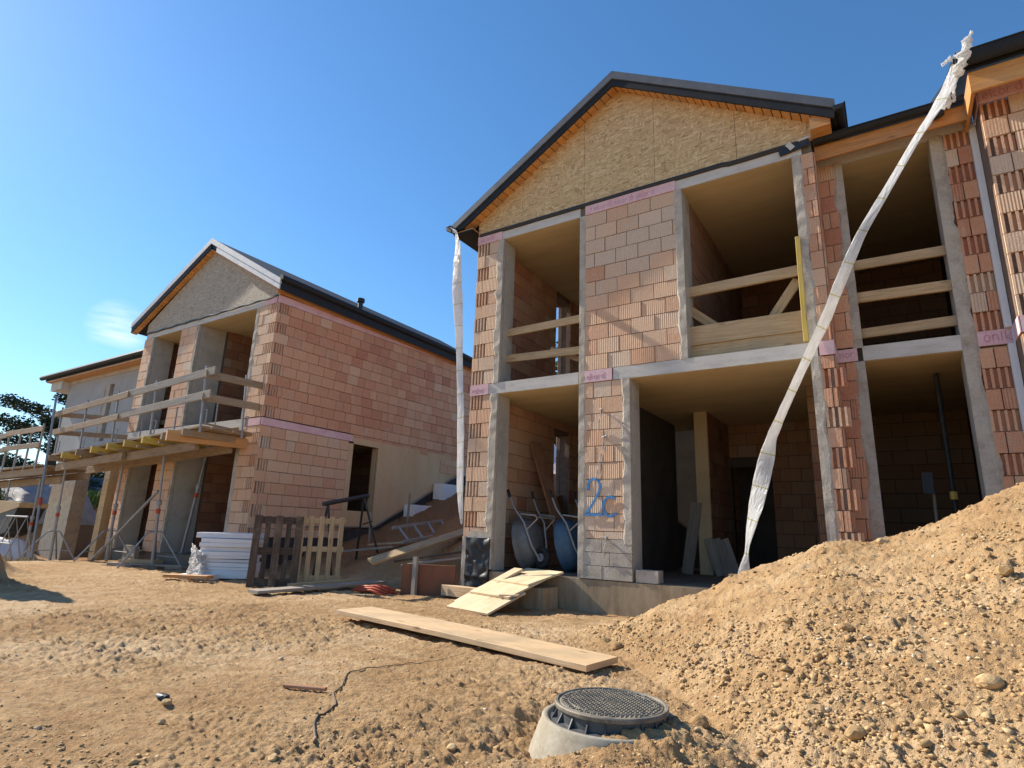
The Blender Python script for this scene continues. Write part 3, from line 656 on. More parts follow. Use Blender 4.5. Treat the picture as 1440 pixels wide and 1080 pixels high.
# ================================================================== RECESSED LINK
def link_house():
    YL=8.52
    H=thing('link_building','recessed brick link with one tall opening per floor between two gabled houses','house',(.45,8.8,-.45))
    c=MB()
    for z0,z1 in ((-.3,2.919),(3.121,5.859)): c.box(-.43,-.13,8.59,8.9,z0,z1);c.box(.885,1.36,8.59,8.9,z0,z1)
    c.build('pier_core','concrete',H,each=True)
    w=MB()
    for z0,z1,sd in ((-.3,2.92,21),(3.12,5.86,23)):
        bricks(w,'x',-.43,-.22,z0,z1,YL,-1,.22,row0=-.08 if z0<0 else None,seed=sd,tmean=.25,tsd=.2,ribp=.2)
        bricks(w,'x',1.03,1.30,z0,z1,YL,-1,.27,row0=-.08 if z0<0 else None,seed=sd+1,tmean=.3,tsd=.25,ribp=.2,slot='r' if z0<0 else 'l')
    w.build('brick_pier',['brick','joint'],H)
    s=MB();k=0
    for (a,b,z0,z1,sd) in ((-.27,-.128,-.3,2.92,'l'),(-.25,-.128,3.10,5.87,'l'),(.883,1.05,-.3,3.14,'r'),(.883,1.04,3.13,5.87,'r')):
        ragged(s,a,b,z0,z1,YL,.02,sd,60+k,.035);k+=1
    s.build('plaster_strip','plaster',H,each=True)
    s=MB();s.box(-.14,.90,8.508,8.54,2.925,3.12);s.box(-.43,1.36,8.51,8.58,5.862,6.1);s.build('slab_edge','band',H,each=True)
    s=MB();s.box(-.43,1.36,8.6,12.9,2.936,3.12);s.box(-.43,1.36,8.6,12.9,5.876,6.1);s.box(-.43,1.36,8.56,12.9,-.3,-.004);s.build('floor_slab','floorc',H,each=True)
    s=MB();s.box(-.43,1.36,8.545,12.9,2.92,2.934);s.box(-.43,1.36,8.6,12.9,5.86,5.874);s.build('ceiling','ceiling',H,each=True)
    p=MB();p.box(-.428,-.20,8.495,8.53,2.93,3.10);p.box(1.04,1.365,8.495,8.53,2.945,3.125);p.build('insulation_strip','pink',H,each=True)
    p=MB();z=3.03
    strokes(p,word('on',1.10,2.99,.13)+word('Ik',1.262,2.985,.125),(0,8.494,0),(1,0,0),(0,0,1),(0,-1,0),.0065,.003)
    strokes(p,word('nor',-.40,2.985,.10),(0,8.494,0),(1,0,0),(0,0,1),(0,-1,0),.006,.003)
    p.build('printed_letters','ink',H)
    p=MB();p.box(1.30,1.366,8.44,8.52,-.3,2.93);p.box(1.30,1.366,8.44,8.52,3.13,5.87);p.build('corner_insulation','white',H,each=True)
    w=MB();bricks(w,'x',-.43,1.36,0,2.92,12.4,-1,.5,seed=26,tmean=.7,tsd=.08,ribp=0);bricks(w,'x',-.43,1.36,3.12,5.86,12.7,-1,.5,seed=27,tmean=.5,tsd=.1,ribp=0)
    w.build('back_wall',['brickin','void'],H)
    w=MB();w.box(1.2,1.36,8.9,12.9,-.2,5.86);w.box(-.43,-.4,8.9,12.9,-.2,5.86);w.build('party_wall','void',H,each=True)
    r=MB();r.prism([(8.12,6.03),(8.12,6.11),(12.9,7.9),(12.9,7.8)],-.40,1.36,axis='x');rf=r.build('roof','anth',H,fix=True)
    r=MB();r.bar((-.43,8.24,5.925),(1.28,8.24,5.925),.035,.215,(0,0,1));r.build('eave_board','woodorange',rf,each=True)
    r=MB();r.box(-.43,1.3,8.26,8.51,6.0,6.025);r.build('soffit','woodorange',rf)
    g=MB();gut(g,(-.42,8.15,6.085),(1.16,8.15,6.085));g.build('gutter','anth',rf,fix=True)
    g=MB();g.bar((.92,8.14,5.93),(1.03,8.14,5.97),.08,.09,(0,0,1));g.build('gutter_outlet','black',rf)
    return H
def gut(g,a,b,rx=.062,rz=.07):
    """half-round gutter along x"""
    y,z=a[1],a[2]
    ro=[(y+rx*math.cos(R(t)),z+rz*math.sin(R(t))) for t in range(180,361,20)];ri=[(y+(rx-.006)*math.cos(R(t)),z+(rz-.006)*math.sin(R(t))) for t in range(360,179,-20)]
    pts=ro+ri;n_=len(pts);vs=[]
    for x,zz in ((a[0],0),(b[0],b[2]-a[2])): vs+=[(x,p,q+zz) for p,q in pts]
    fs=[(i,i+n_,(i+1)%n_+n_,(i+1)%n_) for i in range(n_)]+[tuple(range(len(ro))),tuple(n_+i for i in range(len(ro)))]
    g.add(vs,fs);g.tube([(a[0],y-rx-.004,z+.005),(b[0],y-rx-.004,b[2]+.005)],.010,6)
# ================================================================== HOUSE AT THE RIGHT EDGE
def house_edge():
    H=thing('neighbour_house','ribbed brick house front at the right edge with pink strip under its eave','house',(2.4,8.4,-.45))
    w=MB()
    bricks(w,'x',1.37,3.6,-.3,2.92,Y0,-1,.42,row0=-.08,slot='l',seed=31,tmean=.7,tsd=.15,ribp=.85)
    bricks(w,'x',1.37,3.6,3.12,5.86,Y0,-1,.42,slot='l',seed=32,tmean=.72,tsd=.15,ribp=.85)
    w.box(1.375,3.6,8.15,8.5,-.3,5.86,.5,0,1);w.box(1.372,1.45,8.09,8.43,-.3,5.86,.5,0,1)
    w.build('brick_wall',['brick','joint'],H)
    p=MB();p.box(1.366,3.6,8.03,8.07,2.93,3.118);p.box(1.366,3.6,8.03,8.07,5.864,6.05);p.box(1.355,1.372,8.03,8.42,2.93,3.118);p.box(1.355,1.372,8.03,8.45,5.864,6.05);p.build('insulation_strip','pink',H,each=True)
    p=MB();z=5.91
    L_=word('ekord',1.415,5.895,.125)
    strokes(p,L_,(0,8.03,0),(1,0,0),(0,0,1),(0,-1,0),.0065,.003);p.build('printed_letters','ink',H)
    r=MB();r.prism([(7.62,6.06),(7.62,6.25),(12.9,9.0),(12.9,8.8)],1.2,3.6,axis='x');rf=r.build('roof','anth',H,fix=True)
    r=MB();r.bar((1.26,7.68,5.93),(3.6,7.68,5.93),.04,.27,(0,0,1));r.bar((1.28,7.70,5.93),(1.28,8.5,5.93),.04,.27,(0,0,1));r.build('eave_board','woodorange',rf,each=True)
    r=MB();r.box(1.3,3.6,7.70,8.06,6.055,6.075);r.build('soffit','woodorange',rf)
    g=MB();gut(g,(1.15,7.555,6.235),(3.6,7.555,6.235),.075,.15);g.build('gutter','anth',rf,fix=True)
    r=MB();r.bar((1.15,7.58,6.22),(1.15,9.5,6.9),.03,.11,(0,0,1));r.build('verge_board','anth',rf)
    r=MB();vs=[(1.345,8.0,6.08),(1.8,7.98,6.085),(1.8,8.02,6.065),(1.345,8.04,6.03),(1.36,8.0,6.05)]
    r.bar((1.35,8.015,6.058),(1.75,8.005,6.085),.05,.012,(0,0,1));r.build('membrane_edge','whitegrey',H)
    return H
# ================================================================== LEFT HOUSE
def house_left():
    YF=7.75;XC=-11.75
    H=thing('unfinished_house','further gabled brick house shell with long blank brick side wall and white verge trim','house',(-14.9,8.2,-.6))
    def vt(x,y,z): return (x,y,z+(.0106*(max(0,y-YF))*(z-2.8) if z>2.8 else 0))
    def mb():
        m=MB();m.vt=vt;return m
    zf,z1,z2,z3=-.18,2.74,2.94,5.68
    c=mb()
    for a,b in ((zf,z1-.001),(z2+.001,z3-.001)):
        c.box(-12.56,-11.77,YF+.06,8.15,a,b);c.box(-16.0,-15.1,YF+.06,8.5,a,b);c.box(-18.0,-17.45,YF+.06,8.3,a,b)
    c.build('pier_core','concrete',H,each=True)
    w=mb()
    for a,b,sd in ((zf,z1,41),(z2,z3,45)):
        bricks(w,'x',-12.44,XC,a,b,YF,-1,.35,seed=sd,tmean=.66,tsd=.15,ribp=.2,slot='r')
        bricks(w,'x',-15.98,-15.2,a,b,YF,-1,.375,seed=sd+1,tmean=.66,tsd=.14,ribp=.1)
        bricks(w,'x',-17.98,-17.5,a,b,YF,-1,.3,seed=sd+2,tmean=.6,tsd=.18,ribp=.3)
    w.build('brick_pier',['brick','joint'],H)
    s=mb()
    for i,(a,b,c0,c1) in enumerate(((-12.562,-12.44,zf,z1),(-12.562,-12.44,z2,z3),(-15.2,-15.098,zf,z1),(-15.2,-15.098,z2,z3),(-17.55,-17.448,zf,z1),(-17.55,-17.448,z2,z3))):
        ragged(s,a,b,c0,c1,YF,.02,'r' if i<2 else 'l',90+i,.025)
    s.build('plaster_strip','plaster',H,each=True)
    # side wall: window, exposed concrete beside it, stepped lower edge
    win=[(10.46,11.36,1.0,2.70)]
    w=mb();zn=lambda u,z:(.18*(fbm(np.array([u*.55]),np.array([z*.8]),5,2)[0]-.5)*3)
    bricks(w,'y',YF,16.5,z2-.2+.20,z3,XC,1,seed=51,tmean=.34,tsd=.15,ribp=.12,vary=.35,zone=lambda u,z:zn(u,z)+(.35 if rng.random()<.05 else 0),slot='l')
    bricks(w,'y',10.4,16.5,2.74,z2,XC,1,seed=52,tmean=.3,tsd=.12,ribp=.1)
    bricks(w,'y',YF,10.3,.30,z1,XC,1,seed=53,row0=.24,tmean=.50,tsd=.15,ribp=.12,vary=.3,slot='l')
    w.box(-12.0,XC-.06,YF+.06,10.44,-.5,z3,.5,0,1);w.box(-12.0,XC-.06,11.38,16.5,-.5,z3,.5,0,1);w.box(-12.0,XC-.06,10.44,11.38,-.5,.98,.5,0,1);w.box(-12.0,XC-.06,10.44,11.38,2.72,z3,.5,0,1)
    w.build('side_wall',['brick','joint'],H)
    s=mb();s.box(-11.78,-11.735,10.3,10.46,.60,2.745);s.box(-11.78,-11.735,10.3,16.5,2.70,2.86);s.box(-11.78,-11.74,10.46,11.36,.60,.99);s.box(-11.98,-11.82,11.362,11.38,1,2.7);s.build('window_surround','tan',H,each=True)
    s=mb();vs=[(11.36,.62),(11.50,.62),(14.95,2.36),(16.5,2.62),(16.5,2.70),(11.36,2.70)];s.prism(vs,-11.785,-11.738,axis='x');s.build('concrete_panel','tan',H,fix=True)
    s=mb();bricks(s,'y',11.4,16.5,2.3,2.71,-11.73,1,seed=54,tmean=.6,holes=[(11.3,14.0,2.2,2.75)],mortar=False)
    s.build('brick_fill',['brick','joint'],H)
    s=mb();s.bar((-11.71,11.42,.60),(-11.71,15.0,2.36),.03,.05,(0,0,1));s.bar((-11.71,9.0,.56),(-11.71,11.44,.60),.03,.03,(0,0,1));s.build('edge_rail','woodgrey',H,each=True)
    s=mb();s.prism([(YF,-.8),(16.5,-.8),(16.5,2.6),(15,2.33),(11.45,.58),(YF,.30)],-11.80,-11.752,axis='x');s.build('foundation_wall','darkfound',H,fix=True)
    s=mb();s.box(-11.75,-11.70,9.3,12.6,-.6,.12);s.build('foundation','floorc',H,each=True)
    p=mb();p.box(-11.79,-11.728,YF-.02,10.4,2.745,2.915);p.box(-11.79,-11.728,YF-.02,16.5,5.685,5.86);p.box(-12.30,-11.76,YF-.02,YF+.03,5.685,5.86);p.box(-12.30,-11.76,YF-.02,YF+.03,2.745,2.915);p.build('insulation_strip','pink',H,each=True)
    s=mb();s.box(-17.9,-12.3,YF-.012,YF+.03,5.685,5.83);s.box(-17.9,-12.4,YF-.012,YF+.03,2.74,2.93);s.build('slab_edge','band',H,each=True)
    s=mb();s.box(-18.0,-11.8,YF+.03,13,2.755,2.94);s.box(-18.0,-11.8,YF+.03,13,5.695,5.87);s.box(-18.0,-11.8,YF+.03,13,-.5,zf);s.build('floor_slab','floorc',H,each=True)
    s=mb();s.box(-18.0,-12.02,YF+.04,13,z1,2.753);s.box(-18.0,-12.02,YF+.04,13,z3,5.693);s.build('ceiling','ceiling',H,each=True)
    w=mb()
    for a,b,sd in ((zf,z1,57),(z2,z3,59)):
        bricks(w,'x',-18.0,-12.0,a,b,12.3,-1,seed=sd,tmean=.3);bricks(w,'y',8.3,12.3,a,b,-17.75,1,seed=sd+1,tmean=.3);bricks(w,'y',8.5,12.3,a,b,-15.0,1,seed=sd+6,tmean=.28)
        w.cur+=1;w.box(-15.3,-15.06,8.5,12.3,a,b,.4,0,1);w.cur+=1;w.box(-18,-17.82,8.3,12.3,a,b,.4,0,1)
    for a,b in ((zf,z1),(z2,z3)): w.cur+=1;w.box(-14.98,-12.02,9.6,9.8,a,b,.3,0,1)  # cross walls added to keep the back rooms dark
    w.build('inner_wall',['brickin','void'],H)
    ax_=-14.9;XR,XL=-11.55,-18.6;zr,zl,za=6.17,6.24,8.08
    mb=MB
    def seg(dz): return [(XL,zl+dz),(ax_,za+dz),(XR,zr+dz)]
    r=mb();a=seg(0);b=seg(-.26)[::-1];r.prism(a+b,7.60,17.2);rf=r.build('roof','anth',H,fix=True)
    f=mb();f.prism([(XL-.02,zl+.01),(ax_,za+.012),(ax_,za-.15),(XL-.02,zl-.14)],7.555,7.598);f.prism([(ax_+.001,za+.012),(XR+.02,zr+.01),(XR+.02,zr-.13),(ax_+.001,za-.15)],7.555,7.598);f.build('verge_flashing','trimpale',rf,fix=True)
    f=mb();f.prism([(XL,zl-.142),(ax_-.001,za-.152),(ax_-.001,za-.31),(XL,zl-.29)],7.57,7.597);f.build('verge_board','anth',rf,fix=True)
    f=mb();f.prism([(ax_+.3,za-.152-.17),(XR,zr-.132),(XR,zr-.25),(ax_+.3,za-.30-.17)],7.57,7.597);f.build('verge_board','trimpale',rf,fix=True)
    so=mb();n_=30
    for i in range(n_):
        t0,t1=i/n_+.002,(i+1)/n_-.002
        q=[(XL+(ax_-XL)*t,zl-.29+(za-zl-.01)*t) for t in (t0,t1)];q+=[(x,z-.02) for x,z in q[::-1]];so.prism(q,7.60,YF-.01,tint=rng.random())
    so.prism([(ax_,za-.30),(XR,zr-.25),(XR,zr-.27),(ax_,za-.32)],7.60,YF-.01)
    so.build('soffit','woodorange',rf,fix=True)
    q=mb();q.prism([(-17.95,5.87),(-11.755,5.855),(-11.755,6.02),(ax_,7.79),(-17.95,6.14)],YF-.015,YF+.03);q.build('gable_panel','osbgrey',H,fix=True)
    q=mb()
    for i in range(40):
        x=-17.9+i*.153;zz=5.845+.015*math.sin(i*1.3);q.bar((x,YF-.035,zz),(x+.16,YF-.035,5.845+.015*math.sin((i+1)*1.3)),.03,.035,(0,0,1))
    q.build('roof_membrane','black',H)
    q=mb();q.bar((-11.69,7.62,5.985),(-11.69,17.1,5.985),.05,.20,(0,0,1),tint=.5);q.build('eave_board','woodorange',rf,each=True)
    q=mb();q.tube([(-11.55,7.58,6.20),(-11.55,17.1,6.20)],.09,10);q.build('gutter','anth',rf,each=True)
    q=mb();q.box(-11.98,-11.77,7.8,16.9,5.87,6.15);q.build('wall_plate','woodorange',rf)
    q=mb();q.tube([(-12.2,10.6,6.3),(-12.2,10.6,6.82)],.07,10);q.tube([(-12.2,10.6,6.80),(-12.2,10.6,6.90)],.11,10);q.tube([(-12.2,10.6,6.45),(-12.2,10.6,6.56)],[.14,.08],10);q.build('vent_pipe','paintblack',rf)
    return H
def house_far():
    H=thing('terraced_house','grey rendered house with low dark eave behind the scaffold at the far left','house',(-22.5,9.2,-.8))
    YW=8.9
    w=MB();hl=[(-22.95,-22.3,3.0,5.1)]
    for a,b,c,d in ((-26.0,-23.0,2.8,5.42),(-22.25,-20.6,2.8,5.42),(-23.0,-22.25,2.8,3.1),(-23.0,-22.25,5.1,5.42)): w.box(a,b,YW,9.2,c,d+(.13 if d>5.4 else 0))
    w.build('rendered_wall','whitegrey',H,each=True)
    w=MB();w.box(-23.0,-22.9,YW-.01,9.2,3.1,5.1);w.box(-22.9,-22.6,YW+.01,9.2,3.1,5.1);w.box(-20.6,-20.2,YW-.05,9.2,2.8,5.42);w.box(-26,-18.0,YW-.04,9.2,5.42,5.548);w.box(-26.0,-18,YW+.02,12,2.6,2.8);w.build('concrete_wall','concrete',H,each=True)
    w=MB();w.box(-22.6,-22.25,9.15,9.2,3.1,5.1);w.build('window','glass',H)
    w=MB();w.box(-20.2,-18.0,9.0,9.3,-.8,5.42);w.build('brick_wall',['mortar'],H)
    w=MB();bricks(w,'x',-20.2,-18.0,2.8,5.4,8.99,-1,seed=70,tmean=.5);w.build('brick_facing',['brick','joint'],H)
    w=MB();w.box(-24.7,-22.9,8.6,9.0,-.9,2.6);w.build('end_wall','plaster',H)
    w=MB();bricks(w,'x',-19.6,-18.85,-.8,2.6,8.55,-1,seed=71,tmean=.7,ribp=.5);w.box(-19.6,-18.85,8.62,9.0,-.8,2.6,.5,0,1);w.build('brick_pier',['brick','joint'],H)
    w=MB();w.box(-20.9,-20.55,8.6,8.9,-.8,2.2);w.build('board_column','woodraw',H)
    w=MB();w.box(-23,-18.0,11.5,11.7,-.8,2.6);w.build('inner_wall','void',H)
    r=MB();r.prism([(8.5,5.60),(8.5,5.82),(12,7.3),(12,7.0)],-27.2,-18.9,axis='x');rf=r.build('roof','anth',H,fix=True)
    r=MB();r.box(-27.1,-18.9,8.5,YW,5.55,5.595);r.build('soffit','woodorange',rf)
    r=MB();r.box(-26.9,-25.95,8.62,9.4,5.22,5.548);r.build('eave_box','band',rf)
    g=MB();g.tube([(-27.4,8.43,5.74),(-18.8,8.43,5.74)],.09,8);g.build('gutter','anth',rf,each=True)
    return H
house_right();link_house();house_edge();house_left();house_far()
#@@PART3
def rotz(a): c,s=math.cos(a),math.sin(a);return lambda x,y,z:(c*x-s*y,s*x+c*y,z)
# ================================================================== GUARD RAILS IN THE OPENINGS
def rail(label,boards,mat='woodraw'):
    p=boards[0][0];H=thing('guard_rail',label,'guard rail',(sum(b[0][0] for b in boards)/len(boards),p[1],3.12),'timber guard rails nailed across the upper openings')
    for (a,b,w_,t_) in boards:
        m=MB();m.bar(a,b,t_,w_,(0,0,1));m.build('board',mat,H)
rail('two thin boards across the narrow upper opening beside the white sleeve at the house corner',[((-5.57,8.30,4.10),(-3.98,8.32,4.135),.135,.045),((-5.57,8.28,3.605),(-3.98,8.30,3.565),.135,.045),((-4.75,8.45,3.72),(-4.1,8.5,3.42),.09,.045)])
rail('railing of a deep plank, top board and crossed braces in the wide upper opening',[((-2.28,8.26,4.21),(-.70,8.28,4.245),.15,.05),((-2.28,8.24,3.50),(-.70,8.26,3.50),.29,.05),((-2.28,8.27,3.265),(-.70,8.28,3.265),.18,.05),((-1.22,8.36,3.55),(-.80,8.36,4.14),.13,.045),((-2.32,8.36,3.98),(-1.78,8.36,3.5),.13,.045)])
rail('three evenly spaced boards across the upper opening behind the slanting white sleeve',[((-.14,8.62,4.305),(.90,8.62,4.29),.13,.045),((-.14,8.62,3.835),(.90,8.62,3.81),.14,.045),((-.14,8.62,3.325),(.90,8.62,3.34),.13,.045)])
m=MB();m.bar((-.735,8.0,3.125),(-.725,8.02,4.62),.06,.03,(0,1,0));tag(m.build('formwork_beam','yellow'),'upright yellow board standing at the right side of the wide upper opening','board')
# ================================================================== SLEEVES
def sleeve(pts,label,twist,extra=None,seed=0):
    pts=np.array(pts);tt=np.linspace(0,1,len(pts));T=np.linspace(0,1,90)
    P=[np.interp(T,tt,pts[:,i]) for i in range(4)]
    rs=np.random.default_rng(seed)
    H=thing('rain_sleeve',label,'plastic sleeve',(pts[0,0],pts[0,1],pts[0,2]),'temporary film downpipes hanging from the gutters')
    m=MB();n=90
    wob=(fbm(T*22,T*0+seed,seed+4,3)-.5)
    wb2=fbm(T*60,T*0+seed,seed+9,2)-.5
    fl=[(.84+.12*wob[i]+.05*wb2[i],.08+.06*abs(math.sin(9*T[i]+seed))+.05*wob[i],1.45+twist*.75*math.sin(9.5*T[i]+.4)+.2*wb2[i]) for i in range(n)]
    m.tube([(P[0][i],P[1][i]+.012*wob[i],P[2][i]) for i in range(n)],list(P[3]*(1.3 if twist<.8 else 1.05)),14,caps=False,flat=fl)
    rj=np.random.default_rng(seed);m.v=[tuple(np.array(p)+rj.normal(0,.0009,3)) for p in m.v];m.build('film_tube','film',H)
    if extra: extra(H)
    return H
RS=[(1.17,7.55,6.144,.07),(1.061,7.568,5.907,.085),(.92,7.585,5.684,.085),(.69,7.61,5.368,.06),(.346,7.651,4.838,.056),(-.005,7.69,4.303,.061),(-.29,7.731,3.72,.075),(-.439,7.755,3.38,.083),(-.773,7.799,2.747,.08),(-1.063,7.837,2.189,.071),(-1.212,7.857,1.885,.074),(-1.291,7.875,1.622,.107),(-1.382,7.895,1.315,.12),(-1.473,7.916,1.009,.12),(-1.551,7.933,.747,.085),(-1.6,7.947,.547,.036),(-1.615,7.952,.461,.031),(-1.654,7.965,.271,.07),(-1.668,7.97,.18,.088)]
def crumple(pts,rad,mat,nm,H,seed,fl=.5):
    T=np.linspace(0,1,16);pts=np.array(pts,float);tt=np.linspace(0,1,len(pts));rs=np.random.default_rng(seed)
    P=[(np.interp(t,tt,pts[:,0])+rs.normal(0,.006),np.interp(t,tt,pts[:,1])+rs.normal(0,.006),np.interp(t,tt,pts[:,2])) for t in T]
    m=MB();m.tube(P,[np.interp(t,np.linspace(0,1,len(rad)),rad)*(1+.25*rs.standard_normal()) for t in T],11,flat=[(1+.3*rs.standard_normal(),fl+.15*rs.standard_normal(),rs.normal(1.3,.4)) for t in T]);m.build(nm,mat,H)
def wraps(H):
    crumple([(1.28,7.47,6.36),(1.24,7.46,6.22),(1.19,7.50,6.08),(1.14,7.54,5.98)],[.05,.10,.11,.07],'film2','film_wrap',H,1)
    crumple([(1.24,7.46,6.30),(1.29,7.46,6.38),(1.33,7.47,6.44)],[.03,.035,.02],'film2','film_wrap',H,2)
    crumple([(1.17,7.50,6.22),(1.08,7.50,6.20),(1.02,7.50,6.16)],[.03,.035,.018],'film2','film_wrap',H,3)
    crumple([(1.02,7.62,5.86),(1.04,7.66,5.76),(.98,7.66,5.68)],[.04,.06,.03],'film2','film_wrap',H,4)
    crumple([(1.12,7.58,5.98),(1.10,7.66,5.85),(1.10,7.68,5.74)],[.03,.035,.025],'film2','film_wrap',H,5)
def ico():
    p=(1+5**.5)/2
    v=np.array([(-1,p,0),(1,p,0),(-1,-p,0),(1,-p,0),(0,-1,p),(0,1,p),(0,-1,-p),(0,1,-p),(p,0,-1),(p,0,1),(-p,0,-1),(-p,0,1)],float);v/=np.linalg.norm(v[0])
    f=np.array([(0,11,5),(0,5,1),(0,1,7),(0,7,10),(0,10,11),(1,5,9),(5,11,4),(11,10,2),(10,7,6),(7,1,8),(3,9,4),(3,4,2),(3,2,6),(3,6,8),(3,8,9),(4,9,5),(2,4,11),(6,2,10),(8,6,7),(9,8,1)])
    return v,f
sleeve(RS,'long white film sleeve slanting from the right eave down to the slab',1.0,wraps,3)
LS=[(-6.62,7.72,6.20,.035),(-6.45,7.72,6.08,.03),(-6.38,7.72,5.788,.073),(-6.371,7.72,5.423,.09),(-6.329,7.72,4.845,.095),(-6.25,7.72,4.21,.07),(-6.19,7.72,3.598,.05),(-6.15,7.72,3.203,.055),(-6.09,7.72,2.627,.072),(-6.05,7.72,1.951,.088),(-6.01,7.72,1.243,.08),(-5.97,7.72,.957,.046),(-5.94,7.72,.709,.012)]
def outlet(H):
    m=MB();m.tube([(-6.70,7.86,6.28),(-6.66,7.76,6.22),(-6.55,7.73,6.12)],[.07,.06,.035],8);m.build('outlet','anth',H)
sleeve(LS,'straight white film sleeve hanging at the left corner of the 2C house',.5,outlet,8)
# ================================================================== THINGS ON THE GROUND FLOOR
def board(name,p0,p1,w_,t_,mat,label,cat,up=(0,0,1),group=None,nseg=1,warp=0):
    m=MB();m.bar(p0,p1,w_,t_,up,nseg=nseg,warp=warp);return tag(m.build(name,mat),label,cat,group)
board('leaning_plank',(-4.74,9.30,.02),(-5.72,9.62,2.30),.26,.04,'woodred','long dark plank leaning on the brick wall behind the wheelbarrows','plank',(.9,-.3,.35))
board('leaning_board',(-3.20,10.75,.0),(-3.02,10.86,1.25),.20,.04,'woodgrey','tall board propped left of the inner wall end in the dark room','board',(0,-1,.1))
for k,(x,l) in enumerate(((-2.62,'first of three short boards leaning beside the inner wall end, nearest to it'),(-2.48,'middle one of three short boards leaning beside the inner wall end'),(-2.34,'last of three short boards leaning beside the inner wall end, nearest the white sleeve'))):
    board('leaning_board',(x,10.72,0),(x-.22,10.86,.62),.14,.035,'woodgrey',l,'board',(0,-1,.2),'short boards leaning in the dark room')
m=MB();m.box(-3.12,-2.80,8.07,8.28,0,.165);tag(m.build('clay_block','plaster'),'pale block lying on the slab edge right of the 2C pillar','block')
m=MB();m.box(-1.88,-1.62,8.08,8.35,0,.19);tag(m.build('clay_block','woodraw'),'small wooden block under the lower end of the slanting sleeve','block')
def wheelbarrow(loc,a,mat,label,tilt):
    T=thing('wheelbarrow',label,'wheelbarrow',loc,'wheelbarrows stood on end in the narrow ground floor room');rz=rotz(a)
    def fn(x,y,z):
        y2=y*math.cos(tilt)-z*math.sin(tilt);z2=y*math.sin(tilt)+z*math.cos(tilt)
        p=rz(x,y2,z2);return (p[0]+loc[0],p[1]+loc[1],p[2]+loc[2])
    # upright: nose down, pan bottom facing -y, handles up
    m=MB();n=20;vs=[];fs=[];rings=[(.0,-.22,.5),(.55,-.215,.5),(.80,-.16,.5),(.95,-.05,.5),(1.0,.05,.5),(1.06,.055,.5),(1.0,.06,.5),(.92,-.04,.5),(.78,-.14,.5),(.5,-.19,.5),(0,-.195,.5)]
    for (s_,y,zc) in rings:
        for i in range(n):
            th=2*math.pi*i/n;cx,cz=math.cos(th),math.sin(th)
            ex=.29*math.copysign(abs(cx)**.7,cx)*(1.0-.22*max(0,-cz));ez=.42*math.copysign(abs(cz)**.7,cz)
            vs.append((ex*s_,y,.45+ez*s_))
    for k in range(len(rings)-1):
        for i in range(n):
            j=(i+1)%n;fs.append((k*n+i,k*n+j,k*n+n+j,k*n+n+i))
    m.add(vs,fs);m.map(fn).build('tub',mat,T,smooth=True,fix=True)
    for sx in (-1,1):
        m=MB();m.tube([(.05*sx,-.30,.10),(.17*sx,-.27,.35),(.24*sx,-.22,.75),(.27*sx,-.06,1.02),(.28*sx,.02,1.28)],.017,8);m.map(fn);fr=m.build('frame_tube','steel',T)
        m=MB();m.tube([(.28*sx,.005,1.22),(.285*sx,.035,1.36)],.024,8);m.map(fn);m.build('grip','rubber',fr)
        m=MB();m.tube([(.22*sx,-.24,.62),(.20*sx,-.50,.74),(.22*sx,-.50,.80),(.25*sx,-.17,.90)],.014,7);m.map(fn);m.build('leg','steel',T)
    m=MB();m.tube([(-.20,-.50,.77),(.20,-.50,.77)],.012,6);m.map(fn);m.build('cross_bar','steel',T)
    m=MB();n=20;vs=[];fs=[]
    for i in range(n):
        A=2*math.pi*i/n
        for j in range(8):
            B=2*math.pi*j/8;r_=.13+.045*math.cos(B);vs.append((.042*math.sin(B),-.30+r_*math.cos(A),.16+r_*math.sin(A)))
    for i in range(n):
        for j in range(8): fs.append((i*8+j,((i+1)%n)*8+j,((i+1)%n)*8+(j+1)%8,i*8+(j+1)%8))
    m.add(vs,fs);m.map(fn);w_=m.build('wheel','rubber',T,smooth=True)
    m=MB();m.tube([(-.05,-.30,.16),(.05,-.30,.16)],.07,12);m.map(fn);m.build('rim','steel',w_)
wheelbarrow((-5.22,8.75,.0),1.3,'tubgrey','grey wheelbarrow stood on end against the brick wall',-.22)
wheelbarrow((-4.55,9.0,.0),1.25,'tubblue','blue wheelbarrow stood on end beside the pillar',-.2)
# tool and prop in the link opening
m=MB();m.tube([(.42,9.6,0),(.46,9.7,1.35)],.02,8);tl=thing('shovel','dark shovel leaning in the tall lower opening above the soil heap','shovel',(.42,9.6,0));m.build('handle','woodgrey',tl)
m=MB();m.bar((.40,9.57,1.30),(.41,9.6,1.58),.13,.02,(0,-1,.1));m.build('blade','paintblack',tl)
pp=thing('steel_prop','dark steel prop with yellow collar standing in the lower link opening','prop',(.66,9.5,0))
m=MB();m.tube([(.66,9.5,0),(.66,9.5,2.9)],.03,8);m.build('tube','paintblack',pp);m=MB();m.tube([(.66,9.5,1.22),(.66,9.5,1.32)],.045,8);m.build('collar','yellow',pp)
